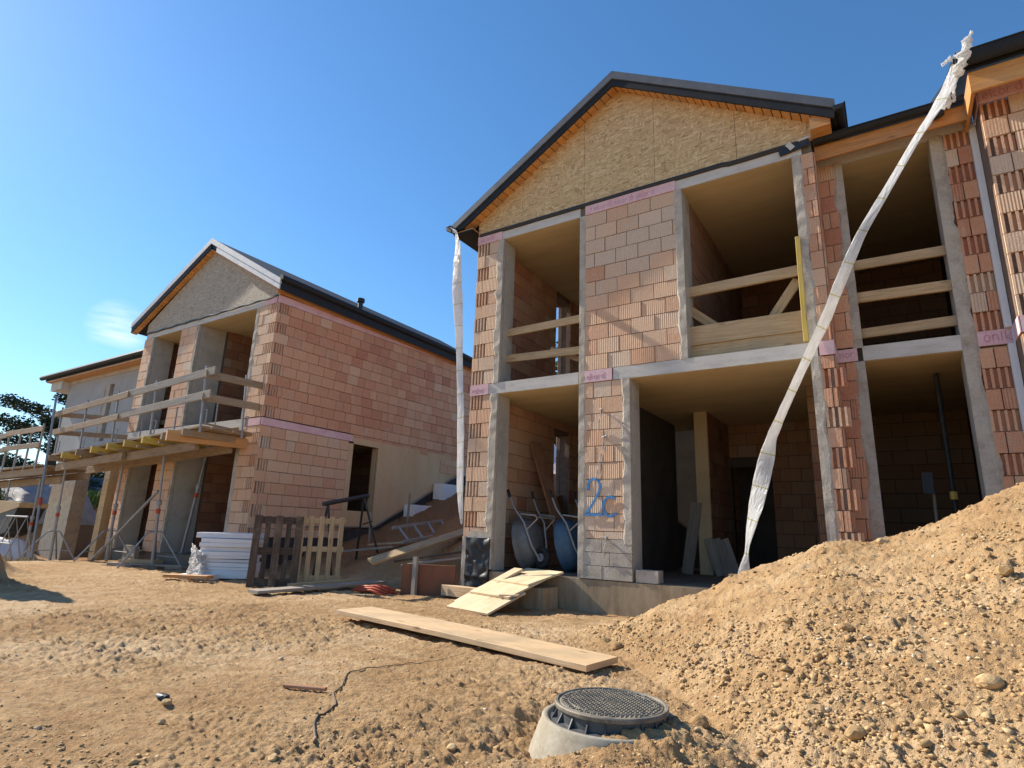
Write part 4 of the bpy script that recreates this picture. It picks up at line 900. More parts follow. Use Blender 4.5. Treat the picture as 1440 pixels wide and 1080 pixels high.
# ================================================================== YARD
def gb(x,y): return float(base_h(np.array([x]),np.array([y]))[0])
board('scaffold_plank',(-5.50,5.17,gb(-5.5,5.17)+.10),(-2.14,4.77,gb(-2.14,4.77)+.05),.50,.05,'woodpale','long thick pale plank lying on the dirt in front of the ramp','plank',nseg=6,warp=.01)
H=thing('board_ramp','ramp of overlapping pale panels leading up to the slab edge','ramp',(-4.85,7.3,-.45))
for (p0,p1,w_,t_) in (((-4.98,6.68,-.43),(-4.83,7.36,-.20),.86,.028),((-4.92,7.10,-.255),(-4.74,7.84,-.02),.84,.028),((-4.83,7.50,-.105),(-4.62,8.16,.055),.82,.028)):
    m=MB();m.bar(p0,p1,w_,t_,(0,0,1));m.build('panel','ply',H)
m=MB();m.bar((-4.72,7.16,-.235),(-4.45,7.22,-.225),.30,.03,(0,0,1));m.build('loose_panel','ply',H)
m=MB();m.box(-5.0,-4.3,7.55,8.0,-.6,-.15);m.build('under_block','found',H)
board('ramp_board',(-5.42,7.05,-.40),(-4.98,7.98,.06),.24,.035,'ply','narrow pale board sloping up to the slab left of the ramp','board')
board('timber_batten',(-6.28,7.80,-.33),(-5.45,7.72,-.33),.14,.16,'woodpale','short pale timber lying at the foot of the wrapped house corner','timber')
# manhole
MX,MY,MZ=-1.44,3.32,-.275
H=thing('manhole','round manhole with raised dark iron lid on a pale concrete ring','manhole',(MX,MY,MZ-.45))
m=MB();m.lathe([(.30,-.14),(.34,-.092),(.352,-.076),(.372,-.072),(.384,-.080),(.388,-.105),(.40,-.125),(.45,-.25),(.50,-.48),(.50,-.6),(.30,-.6)],(MX,MY,MZ),72);m.build('concrete_ring','ringc',H,smooth=True)
m=MB();m.lathe([(.29,-.12),(.335,-.090),(.335,-.084),(.300,-.076),(.297,-.02),(.306,-.012),(.29,-.012)],(MX,MY,MZ),72);fr=m.build('frame','darkplast',H)
for i in range(20):
    a=2*math.pi*i/20;m=MB();c,s_=math.cos(a),math.sin(a);q=[(.296,-.025),(.296,-.086),(.334,-.086)];t=.004
    vs=[(MX+r_*c-s_*t*e,MY+r_*s_+c*t*e,MZ+h) for e in (-1,1) for r_,h in q];m.add(vs,[(0,1,2),(5,4,3),(0,3,4,1),(1,4,5,2),(2,5,3,0)]);m.build('rib','darkplast',fr)
m=MB();m.lathe([(0.0,-.03),(.296,-.03),(.312,-.022),(.314,-.004),(.309,.002),(.296,.002),(.292,-.006),(.284,-.006),(.280,-.002),(0,-.002)],(MX,MY,MZ),96)
g=np.random.default_rng(5);nb=0
for i in range(-16,17):
    for j in range(-16,17):
        x=i*.0185;y=j*.0185;r_=math.hypot(x,y)
        if r_>.268 or (abs(x)<.055 and abs(y)<.03) or abs(r_-.235)<.007: continue
        aa=.785 if (i+j)%2 else -.785
        c,s_=math.cos(aa),math.sin(aa);l_,w_=.0095,.0042;h=.0055
        b=[(-l_,-w_),(l_,-w_),(l_,w_),(-l_,w_)];tpl=[(p*.75,q*.7) for p,q in b]
        vs=[(MX+x+p*c-q*s_,MY+y+p*s_+q*c,MZ-.003) for p,q in b]+[(MX+x+p*c-q*s_,MY+y+p*s_+q*c,MZ-.002+h) for p,q in tpl]
        m.add(vs,MB.BF)
for rr_ in (.235,):
    m.lathe([(rr_-.004,-.003),(rr_-.002,.003),(rr_+.002,.003),(rr_+.004,-.003)],(MX,MY,MZ),72)
for (a,b,c_,d) in ((-.05,.05,-.026,-.022),(-.05,.05,.022,.026),(-.052,-.048,-.026,.026),(.048,.052,-.026,.026),(-.03,.03,-.004,.004)): m.box(MX+a,MX+b,MY+c_,MY+d,MZ-.003,MZ+.003)
m.build('lid','lidiron',H)
m=MB();m.tube([(MX-.10,MY-.436,MZ-.235),(MX-.104,MY-.458,MZ-.24)],.012,10);m.build('paint_dot','blue',H)
# small things on the dirt
def onground(name,pts,r_,mat,label,cat,off=.0,fl=None,sm=True):
    P=[(x,y,gz(x,y)+off) for x,y in pts];m=MB();m.tube(P,r_,7,flat=fl);return tag(m.build(name,mat,smooth=sm),label,cat)
P=np.array([(-2.59,2.25),(-2.76,2.38),(-2.9,2.54),(-3.05,2.78),(-3.24,2.94),(-3.36,3.1),(-3.53,3.32),(-3.55,3.5),(-3.5,3.65),(-3.42,3.85),(-3.38,4.03),(-3.31,4.47)])
T=np.linspace(0,1,60);tt=np.linspace(0,1,len(P))
onground('cable',[(np.interp(t,tt,P[:,0])+.012*math.sin(31*t),np.interp(t,tt,P[:,1])) for t in T],list(.0075-.006*T),'wooddark','thin dark cable end curving across the dirt in the foreground','cable',.006)
m=MB();m.bar((-3.58,2.80,gz(-3.58,2.8)+.02),(-3.29,2.91,gz(-3.29,2.91)+.02),.035,.022,(0,0,1));tag(m.build('wood_stake','woodred'),'short broken stick lying left of the cable','stick')
V,F=ico()
def lump(name,c,sz,mat,label,cat,seed,group=None,sub=True):
    rs=np.random.default_rng(seed);v=[tuple(p) for p in V];f=[tuple(q) for q in F]
    for _ in range(2):
        mid={};nf=[]
        def md(a,b):
            k=(min(a,b),max(a,b))
            if k not in mid:
                p=(np.array(v[a])+np.array(v[b]))/2;p/=np.linalg.norm(p);mid[k]=len(v);v.append(tuple(p))
            return mid[k]
        for a,b,c_ in f:
            x,y,z=md(a,b),md(b,c_),md(c_,a);nf+=[(a,x,z),(b,y,x),(c_,z,y),(x,y,z)]
        f=nf
    v=np.array(v);d=rs.standard_normal((9,3));d/=np.linalg.norm(d,axis=1)[:,None];o=.62+.3*rs.random(9)
    rad=np.ones(len(v))
    for q,oo in zip(d,o): rad=np.minimum(rad,oo/np.maximum(v@q,.05))
    rad*=1+.05*(rs.random(len(v))-.5)
    v=v*rad[:,None]*np.array(sz)
    m=MB();m.add([tuple(np.array(c)+p) for p in v],f,tint=float(np.clip(.45+.25*rs.standard_normal(),.1,1)))
    return tag(m.build(name,mat),label,cat,group)
lump('debris',(-3.89,2.16,gz(-3.89,2.16)+.012),(.075,.034,.022),'black','crumpled black film scrap half buried in the dirt at lower left','scrap',3)
G='bigger stones lying on the dirt'
for i,(x,y,s_,l) in enumerate(((-3.76,2.12,.035,'pale stone beside the black film scrap'),(-3.45,1.93,.03,'small brown stone below the black film scrap'),(-2.03,2.66,.03,'lone pale pebble left of the manhole'),(-2.55,1.98,.03,'flat stone near the lower end of the cable'),
    (-1.02,3.55,.06,'dark clod just right of the manhole lid'),(-.92,3.78,.045,'smaller clod right of the manhole, behind the dark clod'),(-.27,3.5,.055,'brown rock at the bottom of the soil heap'),(.30,3.9,.062,'big tan rock low on the right of the soil heap'),
    (.05,3.05,.06,'brown rock near the bottom right corner'),(.55,5.0,.06,'angular grey stone half way up the soil heap'),(-.35,4.6,.05,'pale stone in the middle of the soil heap'),(-2.35,5.55,.07,'clod at the near end of the long plank'),
    (-2.55,5.75,.05,'clod behind the near end of the long plank'),(-.12,6.25,.05,'round stone on the crest of the soil heap below the link opening'),(-2.05,5.9,.05,'stone at the left foot of the soil heap'),(-4.3,3.3,.025,'small dark stone in the trampled dirt'),(-6.4,4.6,.04,'dark stone in the dirt below the pallets'),(-7.0,4.3,.035,'stone left of the dark stone in the mid dirt'))):
    lump('rock',(x,y,gz(x,y)+s_*.25),(s_,s_*.8,s_*.62),'stone',l,'stone',40+i,G)
# pallets
def pallet(loc,a,tilt,mats,label,tan=0):
    T=thing('pallet',label,'pallet',loc,'wooden pallets stood upright at the house corner');rz=rotz(a)
    def fn(x,y,z):
        y2=y*math.cos(tilt)+z*math.sin(tilt);z2=-y*math.sin(tilt)+z*math.cos(tilt);p=rz(x,y2,z2);return (p[0]+loc[0],p[1]+loc[1],p[2]+loc[2])
    def part(nm,p0,p1,w_,t_,i):
        m=MB();m.bar(p0,p1,w_,t_,(0,1,0));m.map(fn);m.build(nm,mats[i%len(mats)],T)
    k=0
    if tan==0:
        for x in (-.345,0,.345): part('runner_board',(x,-.135,0),(x,-.135,1.2),.125,.022,k);k+=1
        for z in (.07,.6,1.13):
            for x in (-.345,0,.345): part('block',(x,-.085,z-.06),(x,-.085,z+.06),.10,.078,k);k+=1
            part('cross_board',(-.4,-.034,z),(.4,-.034,z),.125,.022,k);k+=1
        for x in (-.345,-.175,0,.175,.345): part('deck_board',(x,-.011,0),(x,-.011,1.2),.12 if x in(-.345,0,.345) else .085,.022,k);k+=1
    else:
        for x in (-.36,-.20,-.02,.16,.33): part('deck_board',(x,-.135,0),(x,-.135,1.2),.085,.022,k);k+=1
        for z in (.12,.62,1.12): part('cross_board',(-.4,-.112,z),(.4,-.112,z),.09,.022,k);k+=1
        for z in (.07,.6,1.13):
            for x in (-.345,.345): part('block',(x,-.06,z-.06),(x,-.06,z+.06),.09,.078,k);k+=1
pallet((-9.25,6.72,-.46),.96,.10,['wooddark'],'dark wet pallet stood upright in front of the brick corner')
pallet((-8.93,7.42,-.44),.98,.06,['woodraw'],'pale new pallet stood upright behind the dark one',1)
board('plank',(-8.30,5.72,gz(-8.3,5.72)+.05),(-8.02,8.15,gz(-8.02,8.15)+.10),.30,.045,'woodgrey','weathered plank lying at the foot of the two pallets','plank')
board('plank',(-8.75,6.7,gz(-8.75,6.7)+.06),(-8.4,8.0,gz(-8.4,8.0)+.10),.14,.06,'woodraw','short beam between the pallets and the weathered plank','beam')
board('plank',(-11.30,5.98,gz(-11.3,5.98)+.06),(-10.35,6.25,gz(-10.35,6.25)+.09),.16,.06,'woodorange','orange plank lying in front of the white foam stack','plank')
# foam stack
H=thing('foam_stack','stack of white foam boards with torn film beside the dark pallet','foam boards',(-11.0,7.0,-.45));rz=rotz(.72);rs=np.random.default_rng(2)
def fs_(x,y,z): p=rz(x,y,z);return (p[0]-10.95,p[1]+6.95,p[2]-.45)
zz=.02;k=0
while zz<.84:
    th=float(rs.choice([.05,.06,.08,.10]));jx,jy=rs.normal(0,.03),rs.normal(0,.025);a_=rs.normal(0,.035);top=zz+th>=.78
    if top: th=.10
    m=MB();m.bar((-.5-.05*top+jx,jy,zz+th/2),(.5+jx,jy+a_,zz+th/2+rs.normal(0,.006)),.62,th-.004,(0,0,1),ch=.006);m.map(fs_);m.build('foam_board','white' if k%3!=1 else 'tarpw',H);zz+=th;k+=1
n=34;vs=[];fq=[]
for i in range(n):
    for j in range(n):
        u,v=i/(n-1),j/(n-1);wv=fbm(np.array([u*7]),np.array([v*6]),12,4)[0]-.5;w2=abs(fbm(np.array([u*9+v*4]),np.array([v*9]),15,3)[0]-.5)
        x=-.58+.40*u*(1-.35*v*(1+wv))+.08*wv;z=.03+.62*v*(1-.55*u*(.6+1.4*abs(wv)))
        vs.append((x,-.36-.22*w2-.10*(1-v)*(1-u)+.03*wv,z))
for i in range(n-1):
    for j in range(n-1):
        if rs.random()<.985: k=i*n+j;fq.append((k,k+n,k+n+1,k+1))
o=len(vs);vs+=[(a_,b_+.004,c_) for a_,b_,c_ in vs];fq+=[tuple(q+o for q in f_[::-1]) for f_ in fq]
m=MB();m.add(vs,fq);m.map(fs_);m.build('torn_film','film2',H)
m=MB();m.bar((-.72,-.30,.05),(-.05,-.42,.06),.22,.09,(0,0,1));m.map(fs_);m.build('foam_board','white',H)
# trestles
def trestle(p0,p1,feet,label):
    T=thing('trestle',label,'trestle',((p0[0]+p1[0])/2,(p0[1]+p1[1])/2,feet[0][2]))
    m=MB();m.tube([p0,p1],.045,10);m.build('cross_tube','paintblack',T)
    for (a,b) in zip((p0,p0,p1,p1),feet):
        m=MB();q=np.array(p0)+(np.array(p1)-np.array(p0))*(.1 if a is p0 else .9);m.tube([tuple(q),b],.024,8);m.build('leg','paintblack',T)
    m=MB();m.tube([tuple((np.array(feet[0])*.45+np.array(p0)*.55)),tuple((np.array(feet[1])*.45+np.array(p0)*.55))],.014,6);m.build('brace','paintblack',T)
    m=MB();m.tube([tuple((np.array(feet[2])*.45+np.array(p1)*.55)),tuple((np.array(feet[3])*.45+np.array(p1)*.55))],.014,6);m.build('brace','paintblack',T)
trestle((-9.62,7.95,1.02),(-9.75,9.25,1.27),[(-10.0,8.2,gz(-10,8.2)),(-9.5,8.25,gz(-9.5,8.25)),(-10.15,9.45,gz(-10.15,9.45)),(-9.45,9.4,gz(-9.45,9.4))],'black steel trestle with slanting top tube in front of the side window')
# ladder, steel panel, boards and litter in the gap
H=thing('ladder','grey ladder lying on the dirt slope between the houses','ladder',(-8.6,9.8,.3))
def lz(x,y): return gz(x,y)+.07
A0,A1=(-8.15,8.75),(-8.05,10.1);B0,B1=(-8.75,9.05),(-8.55,10.45)
la0,la1,lb0,lb1=[(x,y,z) for (x,y),z in zip((A0,A1,B0,B1),(.34,.54,.60,.80))]
for a,b in ((la0,la1),(lb0,lb1)):
    m=MB();m.bar(a,b,.05,.06,(0,0,1));m.build('rail','steel',H)
for t in (.12,.4,.68,.96):
    m=MB();m.bar(tuple(np.array(la0)*(1-t)+np.array(la1)*t),tuple(np.array(lb0)*(1-t)+np.array(lb1)*t),.035,.035,(0,0,1));m.build('rung','steel',H)
m=MB();m.bar((-7.02,7.58,-.26),(-6.16,7.92,-.26),.03,.60,(0,0,1));tag(m.build('rusty_panel','rust'),'rusty brown panel on edge beside the wrapped house corner','panel')
board('post',(-6.75,7.60,-.55),(-6.78,7.63,.16),.085,.06,'woodgrey','grey post standing in front of the rusty panel','post',(0,-1,0))
board('plank',(-7.75,7.55,.03),(-7.15,9.5,.60),.24,.04,'woodraw','long plank resting on the dirt slope above the rusty panel','plank',(.3,0,1))
board('plank',(-7.35,7.9,-.02),(-6.3,8.6,.18),.12,.035,'woodgrey','thin grey batten just behind the rusty panel','batten')
board('plank',(-7.7,8.1,.02),(-6.3,8.9,.30),.14,.035,'wooddark','dark batten behind the grey one above the rusty panel','batten')
board('plank',(-10.2,8.9,.06),(-8.9,9.3,.22),.14,.04,'woodgrey','grey board on the slope behind the black trestle','board')
board('plank',(-9.9,9.6,.22),(-8.6,9.5,.33),.16,.04,'woodraw','lighter board on the slope left of the ladder','board')
H=thing('pipe_bundle','bundle of thin orange pipes left of the rusty panel','pipes',(-7.5,7.2,-.45))
for k in range(7):
    m=MB();m.tube([(-7.72+.02*k,7.18+.03*k,-.42+.03*(k%3)),(-7.4,7.28+.045*k,-.40+.03*(k%3)),(-7.08,7.26+.05*k,-.45+.03*(k%3))],.022,8);m.build('pipe','orange',H,smooth=True)
for k,(y,z,w_,l) in enumerate(((13.05,.93,1.1,'lower white foam block against the dark foundation wall'),(14.2,1.62,.95,'upper white foam block against the dark foundation wall'))):
    m=MB();m.box(-11.70,-11.35,y-w_/2,y+w_/2,z-.45,z+.32);tag(m.build('foam_block','white'),l,'foam block',None,'foam blocks standing at the dug slope')
for k,(x,y,h,l) in enumerate(((-10.9,10.5,1.25,'thin stake nearer the trestle at the dark foundation'),(-10.7,11.6,1.45,'thin stake beside the ladder at the dark foundation'))):
    board('stake',(x,y,gb(x,y)-.1),(x,y+.02,gb(x,y)+h-.5),.05,.04,'woodgrey',l,'stake',(0,-1,0),'stakes at the foundation')
# ================================================================== SCAFFOLD AND PROPS, LEFT
def zt(x): return 2.52-.045*(-12.0-x)
H=thing('formwork_platform','raised timber working platform with board railing along the left house','scaffold',(-15.5,7.1,-.5))
x0,x1=-19.2,-12.0
for k,y in enumerate((6.62,6.87,7.12,7.37,7.6)):
    m=MB();m.bar((x0,y,zt(x0)),(x1+.05*(k%2),y,zt(x1)),.235,.05,(0,0,1));m.build('deck_board','woodbrown',H)
for x in np.linspace(x0+.3,x1-.35,9):
    m=MB();m.bar((x,6.35,zt(x)-.11),(x+.1,7.72,zt(x)-.11),.08,.15,(0,0,1));m.build('cross_beam','yellow' if rng.random()<.3 else 'woodbrown',H)
for (a,b,y) in ((-19.3,-15.6,6.75),(-16.2,-12.6,6.85),(-19.3,-12.4,7.5)):
    m=MB();m.bar((a,y,zt(a)-.30),(b,y,zt(b)-.30),.09,.2,(0,0,1));m.build('main_beam','woodbrown',H)
m=MB();m.bar((-12.55,6.15,2.31),(-12.22,7.75,2.33),.09,.22,(0,0,1));m.build('main_beam','woodorange',H)
m=MB();m.bar((-12.0,6.55,zt(-12)+.07),(-11.95,7.68,zt(-12)+.02),.06,.035,(0,0,1));m.build('edge_strip','woodbrown',H)
def gpost(x,y,zb):
    m=MB();m.bar((x+.06,y,zb-.12),(x-.10,y,zb+1.33),.04,.04,(0,-1,0));p=m.build('guard_post','steel',H)
    m=MB();m.tube([(x+.04,y+.02,zb+.06),(x+.17,y+.02,zb+.06),(x+.17,y+.02,zb+.36),(x+.08,y+.02,zb+.36)],.014,6);m.build('clamp','steel',p)
for x in (-12.06,-14.1,-15.9,-17.6,-19.1): gpost(x,6.53,zt(x))
gpost(-11.98,7.42,zt(-12))
for (a,b,dz,mt,w_) in ((-15.9,-11.72,1.16,'woodgrey',.17),(-19.35,-15.3,1.14,'woodbrown',.15),(-16.0,-11.76,.66,'woodgrey',.17),(-19.4,-15.6,.62,'woodbrown',.15)):
    m=MB();m.bar((a,6.49 if mt=='woodgrey' else 6.45,zt(a)+dz),(b,6.49 if mt=='woodgrey' else 6.45,zt(b)+dz),.035,w_,(0,0,1));m.build('rail','%s'%mt,H)
for dz in (1.12,.62):
    m=MB();m.bar((-12.0,6.45,zt(-12)+dz),(-11.9,8.0,zt(-12)+dz+.02),.035,.16,(0,0,1));m.build('rail','woodbrown',H)
    m=MB();m.bar((-19.2,6.45,zt(-19.2)+dz),(-17.3,8.7,zt(-19.2)+dz+.0),.035,.13,(0,0,1));m.build('rail','woodbrown',H)
for (x,a_,b_) in ((-13.2,.0,.95),(-15.0,.1,.9),(-16.7,.0,1.0),(-18.3,.1,.95)):
    m=MB();m.tube([(x,7.52,zt(x)+a_),(x-.05,7.52,zt(x)+a_+b_)],.018,6);m.build('guard_post','steel',H)
for k in range(7):
    x=-12.6-.95*k;m=MB();m.bar((x,6.5,zt(x)-.19),(x+.05,7.6,zt(x)-.20),.05,.04,(0,0,1));m.build('spacer','woodgrey',H)
m=MB();m.bar((-17.2,6.7,zt(-17.2)+.045),(-14.0,7.0,zt(-14)+.05),.2,.04,(0,0,1));m.build('loose_board','woodgrey',H)
# second platform further left
H=thing('formwork_platform','second lower timber platform with board railing cut off by the left edge','scaffold',(-24,7.6,-.6))
def z2(x): return 1.98-.02*(-20-x)
for y in (6.7,6.95,7.2,7.45,7.7,7.95):
    m=MB();m.bar((-28,y,z2(-28)),(-20.3,y,z2(-20.3)),.23,.05,(0,0,1));m.build('deck_board','woodbrown',H)
for y,dz in ((6.75,-.16),(7.2,-.38),(7.8,-.2)):
    m=MB();m.bar((-28,y,z2(-28)+dz),(-20.1,y,z2(-20)+dz),.09,.2,(0,0,1));m.build('main_beam','woodbrown' if dz>-.3 else 'woodbrown',H)
for x in (-20.4,-21.2,-22.0,-22.9,-23.6,-24.5,-25.4):
    m=MB();m.bar((x,6.6,z2(x)-.1),(x-.05,6.6,z2(x)+1.2),.045,.045,(0,-1,0));m.build('guard_post','steel',H)
for dz,mt in ((1.05,'woodgrey'),(.58,'woodgrey')):
    m=MB();m.bar((-28,6.55,z2(-28)+dz),(-22.6,6.55,z2(-22.6)+dz),.035,.15,(0,0,1));m.build('rail',mt,H)
    m=MB();m.bar((-23.0,6.52,z2(-23)+dz+.03),(-20.2,6.52,z2(-20)+dz-.03),.035,.15,(0,0,1));m.build('rail','woodbrown',H)
def prop(base,top,label,tri=True,group='steel props under the platform'):
    T=thing('steel_prop',label,'prop',base,group);b=np.array(base);t=np.array(top);d=t-b
    def at(k): return tuple(b+d*k)
    m=MB();m.tube([at(0),at(.55)],.035,10);m.build('outer_tube','steel',T)
    m=MB();m.tube([at(.55),at(1)],.026,10);m.build('inner_tube','steel',T)
    m=MB();m.tube([at(.53),at(.57)],.055,10);c=m.build('nut','steel',T)
    m=MB();q=np.array(at(.55));m.tube([tuple(q+(-.13,0,.02)),tuple(q+(.13,0,-.01))],.012,6);m.build('handle','steel',c)
    m=MB();m.tube([at(.46),at(.50)],.048,10);m.build('collar','orange',T)
    m=MB();q=np.array(base);m.box(q[0]-.07,q[0]+.07,q[1]-.07,q[1]+.07,q[2]-.01,q[2]+.006);m.build('base_plate','steel',T)
    m=MB();q=np.array(top);m.bar(tuple(q+(-.12,0,0)),tuple(q+(.12,0,0)),.12,.02,(0,0,1));m.build('head_plate','steel',T)
    if tri:
        S=np.array(at(.30));S0=np.array((base[0],base[1],0))
        for k in range(3):
            a=.5+2.1*k;f=(base[0]+.72*math.cos(a),base[1]+.72*math.sin(a),base[2]+.0)
            m=MB();m.tube([tuple(S+(.05*math.cos(a),.05*math.sin(a),.02)),tuple(S+(.16*math.cos(a),.16*math.sin(a),0)),f],.02,8);m.build('tripod_leg','steel',T)
        for k in range(2):
            a0=.5+2.1*k;a1=.5+2.1*(k+1);m=MB();m.tube([(base[0]+.5*math.cos(a0),base[1]+.5*math.sin(a0),base[2]+.25),(base[0]+.5*math.cos(a1),base[1]+.5*math.sin(a1),base[2]+.25)],.010,6);m.build('tripod_brace','steel',T)
prop((-14.12,7.12,-.46),(-14.12,6.95,2.14),'steel prop on a tripod in front of the middle pillar of the left house')
prop((-16.6,7.25,-.47),(-16.5,7.15,2.02),'steel prop on a tripod in front of the narrow opening of the left house')
for k,(x,y,l) in enumerate(((-20.6,6.9,'first of three bare props under the far left platform'),(-21.7,7.3,'middle one of three bare props under the far left platform'),(-22.9,6.9,'third of three bare props under the far left platform'))):
    prop((x,y,-.8),(x-.1,y,1.60),l,False)
prop((-18.9,6.9,-.55),(-18.9,6.8,1.9),'leftmost steel prop on a tripod under the first platform end')
prop((-14.76,8.08,-.17),(-14.5,8.2,2.72),'thin steel prop without legs inside the wide lower opening',False)
T=thing('push_pull_prop','long slanting steel strut between two tripod props','prop',(-16.9,7.3,-.42));m=MB();m.tube([(-16.75,7.0,-.42),(-14.9,7.35,1.27)],.032,10);m.build('tube','steel',T);m=MB();m.tube([(-16.75,7.0,-.42),(-16.4,7.066,-.10)],.045,10);m.build('foot_tube','steel',T)
T=thing('scaffold_tube','tall thin scaffold tube leaning at the left end of the platform','tube',(-17.6,6.1,-.5));m=MB();m.tube([(-17.6,6.05,-.55),(-19.5,6.42,3.85)],.03,8);m.build('tube','steel',T);m=MB();m.tube([(-18.2,6.17,.84),(-18.28,6.185,1.02)],.045,8);m.build('collar','orange',T)
for k,(a,b,l,mt) in enumerate((((-16.0,7.35,-.40),(-14.6,7.5,-.36),'pale timber lying behind the slanting strut foot','woodraw'),((-15.2,6.75,-.42),(-13.2,7.35,-.40),'flat board lying right of the middle tripod','woodgrey'),((-14.5,6.95,-.44),(-13.6,7.05,-.44),'dark board under the foot of the middle prop','wooddark'))):
    board('timber',a,b,.2,.08,mt,l,'timber')
m=MB();m.box(-16.4,-15.8,7.5,7.6,-.5,-.05);tag(m.build('grey_crate','woodgrey'),'low grey board box behind the second tripod','crate')
# rack of bars at far left
T=thing('bar_rack','grey steel frame stand on the ground at the far left','rack',(-18.9,5.9,-.55))
for x in (-19.6,-19.0,-18.3):
    m=MB();m.tube([(x,5.7,-.55),(x+.15,5.95,.55),(x+.3,6.2,-.55)],.022,7);m.build('leg','steel',T)
m=MB();m.tube([(-19.5,5.95,.55),(-18.1,5.95,.55)],.022,7);m.build('cross_bar','steel',T)
m=MB();m.tube([(-19.5,5.75,-.1),(-18.2,5.75,-.1)],.018,7);m.build('cross_bar','steel',T)
T=thing('tipper_trough','rust edged open trough seen at the left border','trough',(-21.6,6.9,.3));m=MB();m.prism([(-22.6,.55),(-20.9,.80),(-20.9,.92),(-22.6,.98)],6.6,7.3);m.build('board_edge','woodraw',T,fix=True);m=MB();m.prism([(-22.6,-.1),(-21.5,.1),(-21.0,.80),(-22.6,.55)],6.62,7.28);m.build('hopper','paintblack',T,fix=True)
# far left background
def sheet(cx,cy,sx,sy,h,mat,name,label,cat,seed,rot=0):
    n=26;vs=[];fs=[]
    for i in range(n):
        for j in range(n):
            u,v=i/(n-1)*2-1,j/(n-1)*2-1;x=cx+u*sx*math.cos(rot)-v*sy*math.sin(rot);y=cy+u*sx*math.sin(rot)+v*sy*math.cos(rot)
            k=max(0,1-max(abs(u),abs(v))**3)
            z=gb(x,y)+.03+h*k*(.35+.9*fbm(np.array([x*1.6]),np.array([y*1.6]),seed,4)[0])
            vs.append((x,y,z))
    for i in range(n-1):
        for j in range(n-1): k=i*n+j;fs.append((k,k+n,k+n+1,k+1))
    o=len(vs);vs+=[(a,b,gb(a,b)-.1) for a,b,c in vs]
    for i in range(n-1):
        for k,d in ((i*n,n),(i*n+n-1,n),(i,1),((n-1)*n+i,1)): fs.append((k,k+d,k+d+o,k+o))
    m=MB();m.add(vs,fs);return tag(m.build(name,mat,smooth=True,fix=True),label,cat)
sheet(-28.2,9.6,1.9,1.4,1.1,'tarp','grey_tarp','crumpled grey tarpaulin over a heap on the far left bank','tarpaulin',11)
sheet(-21.9,6.6,1.5,.7,.75,'tarpw','white_tarp','bright white tarpaulin over a heap behind the left props','tarpaulin',13)
sheet(-11.6,20.3,1.6,.8,1.6,'tarpw','white_tarp','white sheet on the bank seen through the lower side window','tarpaulin',17)
def car(loc,a,mat,label):
    T=thing('parked_car',label,'car',loc,'cars parked above the far left bank');rz=rotz(a)
    def fn(x,y,z): p=rz(x,y,z);return (p[0]+loc[0],p[1]+loc[1],p[2]+loc[2])
    m=MB();m.prism([(-2.1,.35),(2.1,.35),(2.15,.75),(1.2,.92),(.6,1.42),(-1.4,1.45),(-2.1,.95)],-.85,.85);m.map(fn);m.build('body',mat,T,fix=True)
    m=MB();m.prism([(1.0,.95),(.55,1.36),(-1.3,1.38),(-1.8,.97)],-.865,.865);m.map(fn);m.build('window','glass',T,fix=True)
    for x in (-1.3,1.3):
        for y in (-.8,.8):
            m=MB();m.tube([(x,y-.1,.33),(x,y+.1,.33)],.33,16);m.map(fn);m.build('wheel','rubber',T)
car((-36,9.9,gb(-36,9.9)),.35,'carw','white car parked above the bank at the far left')
car((-38,14.5,gb(-38,14.5)),.35,'card','dark car parked behind the white one at the far left')
# vegetation
def leaves(mb,c,r,n,sz,rs,drop=.3,flat=1.0):
    for k in range(n):
        d=rs.standard_normal(3);d/=np.linalg.norm(d);p=np.array(c)+d*np.array(r)*rs.random()**.45
        a=rs.random()*6.28;u=np.array([math.cos(a),math.sin(a),-drop*rs.random()]);v=np.cross(u,rs.standard_normal(3));v/=np.linalg.norm(v)
        s_=sz*(.6+.8*rs.random());w_=s_*.32
        q=[p-v*w_,p+u*s_*.6,p+v*w_,p-u*s_*.4];mb.add(q,[(0,1,2,3)],tint=float(np.clip(rs.normal(.42,.22),0,1)))
def pine(loc,h,r,label,seed,n=5200):
    rs=np.random.default_rng(seed);T=thing('pine_tree',label,'tree',loc);x,y,z=loc
    m=MB();m.tube([(x,y,z-.3),(x+.2,y,z+h*.4),(x+.1,y+.1,z+h*.9)],[.32,.24,.06],9);tr=m.build('trunk','bark',T)
    m=MB()
    for k in range(26):
        a=rs.random()*6.28;zz=h*(.12+.85*rs.random()**.9);ln=r*(1.05-.72*((zz/h-.3)/.7)**2 if zz>.3*h else .85)*(.55+.5*rs.random())
        e=(x+ln*math.cos(a),y+ln*math.sin(a),z+zz+.12*ln)
        if k<14: b=MB();b.tube([(x+.1,y,z+zz-.3),e],[.07,.02],6);b.build('limb','bark',T)
        for t in (.45,.72,1.0):
            c=(x+(e[0]-x)*t,y+(e[1]-y)*t,z+zz+.12*ln*t);leaves(m,c,(.8,.8,.40),n//78,.15,rs)
    m.build('crown','needle',T)
pine((-40,13.6,.3),7.0,5.6,'broad dark conifer behind the scaffold at the far left',5,34000)
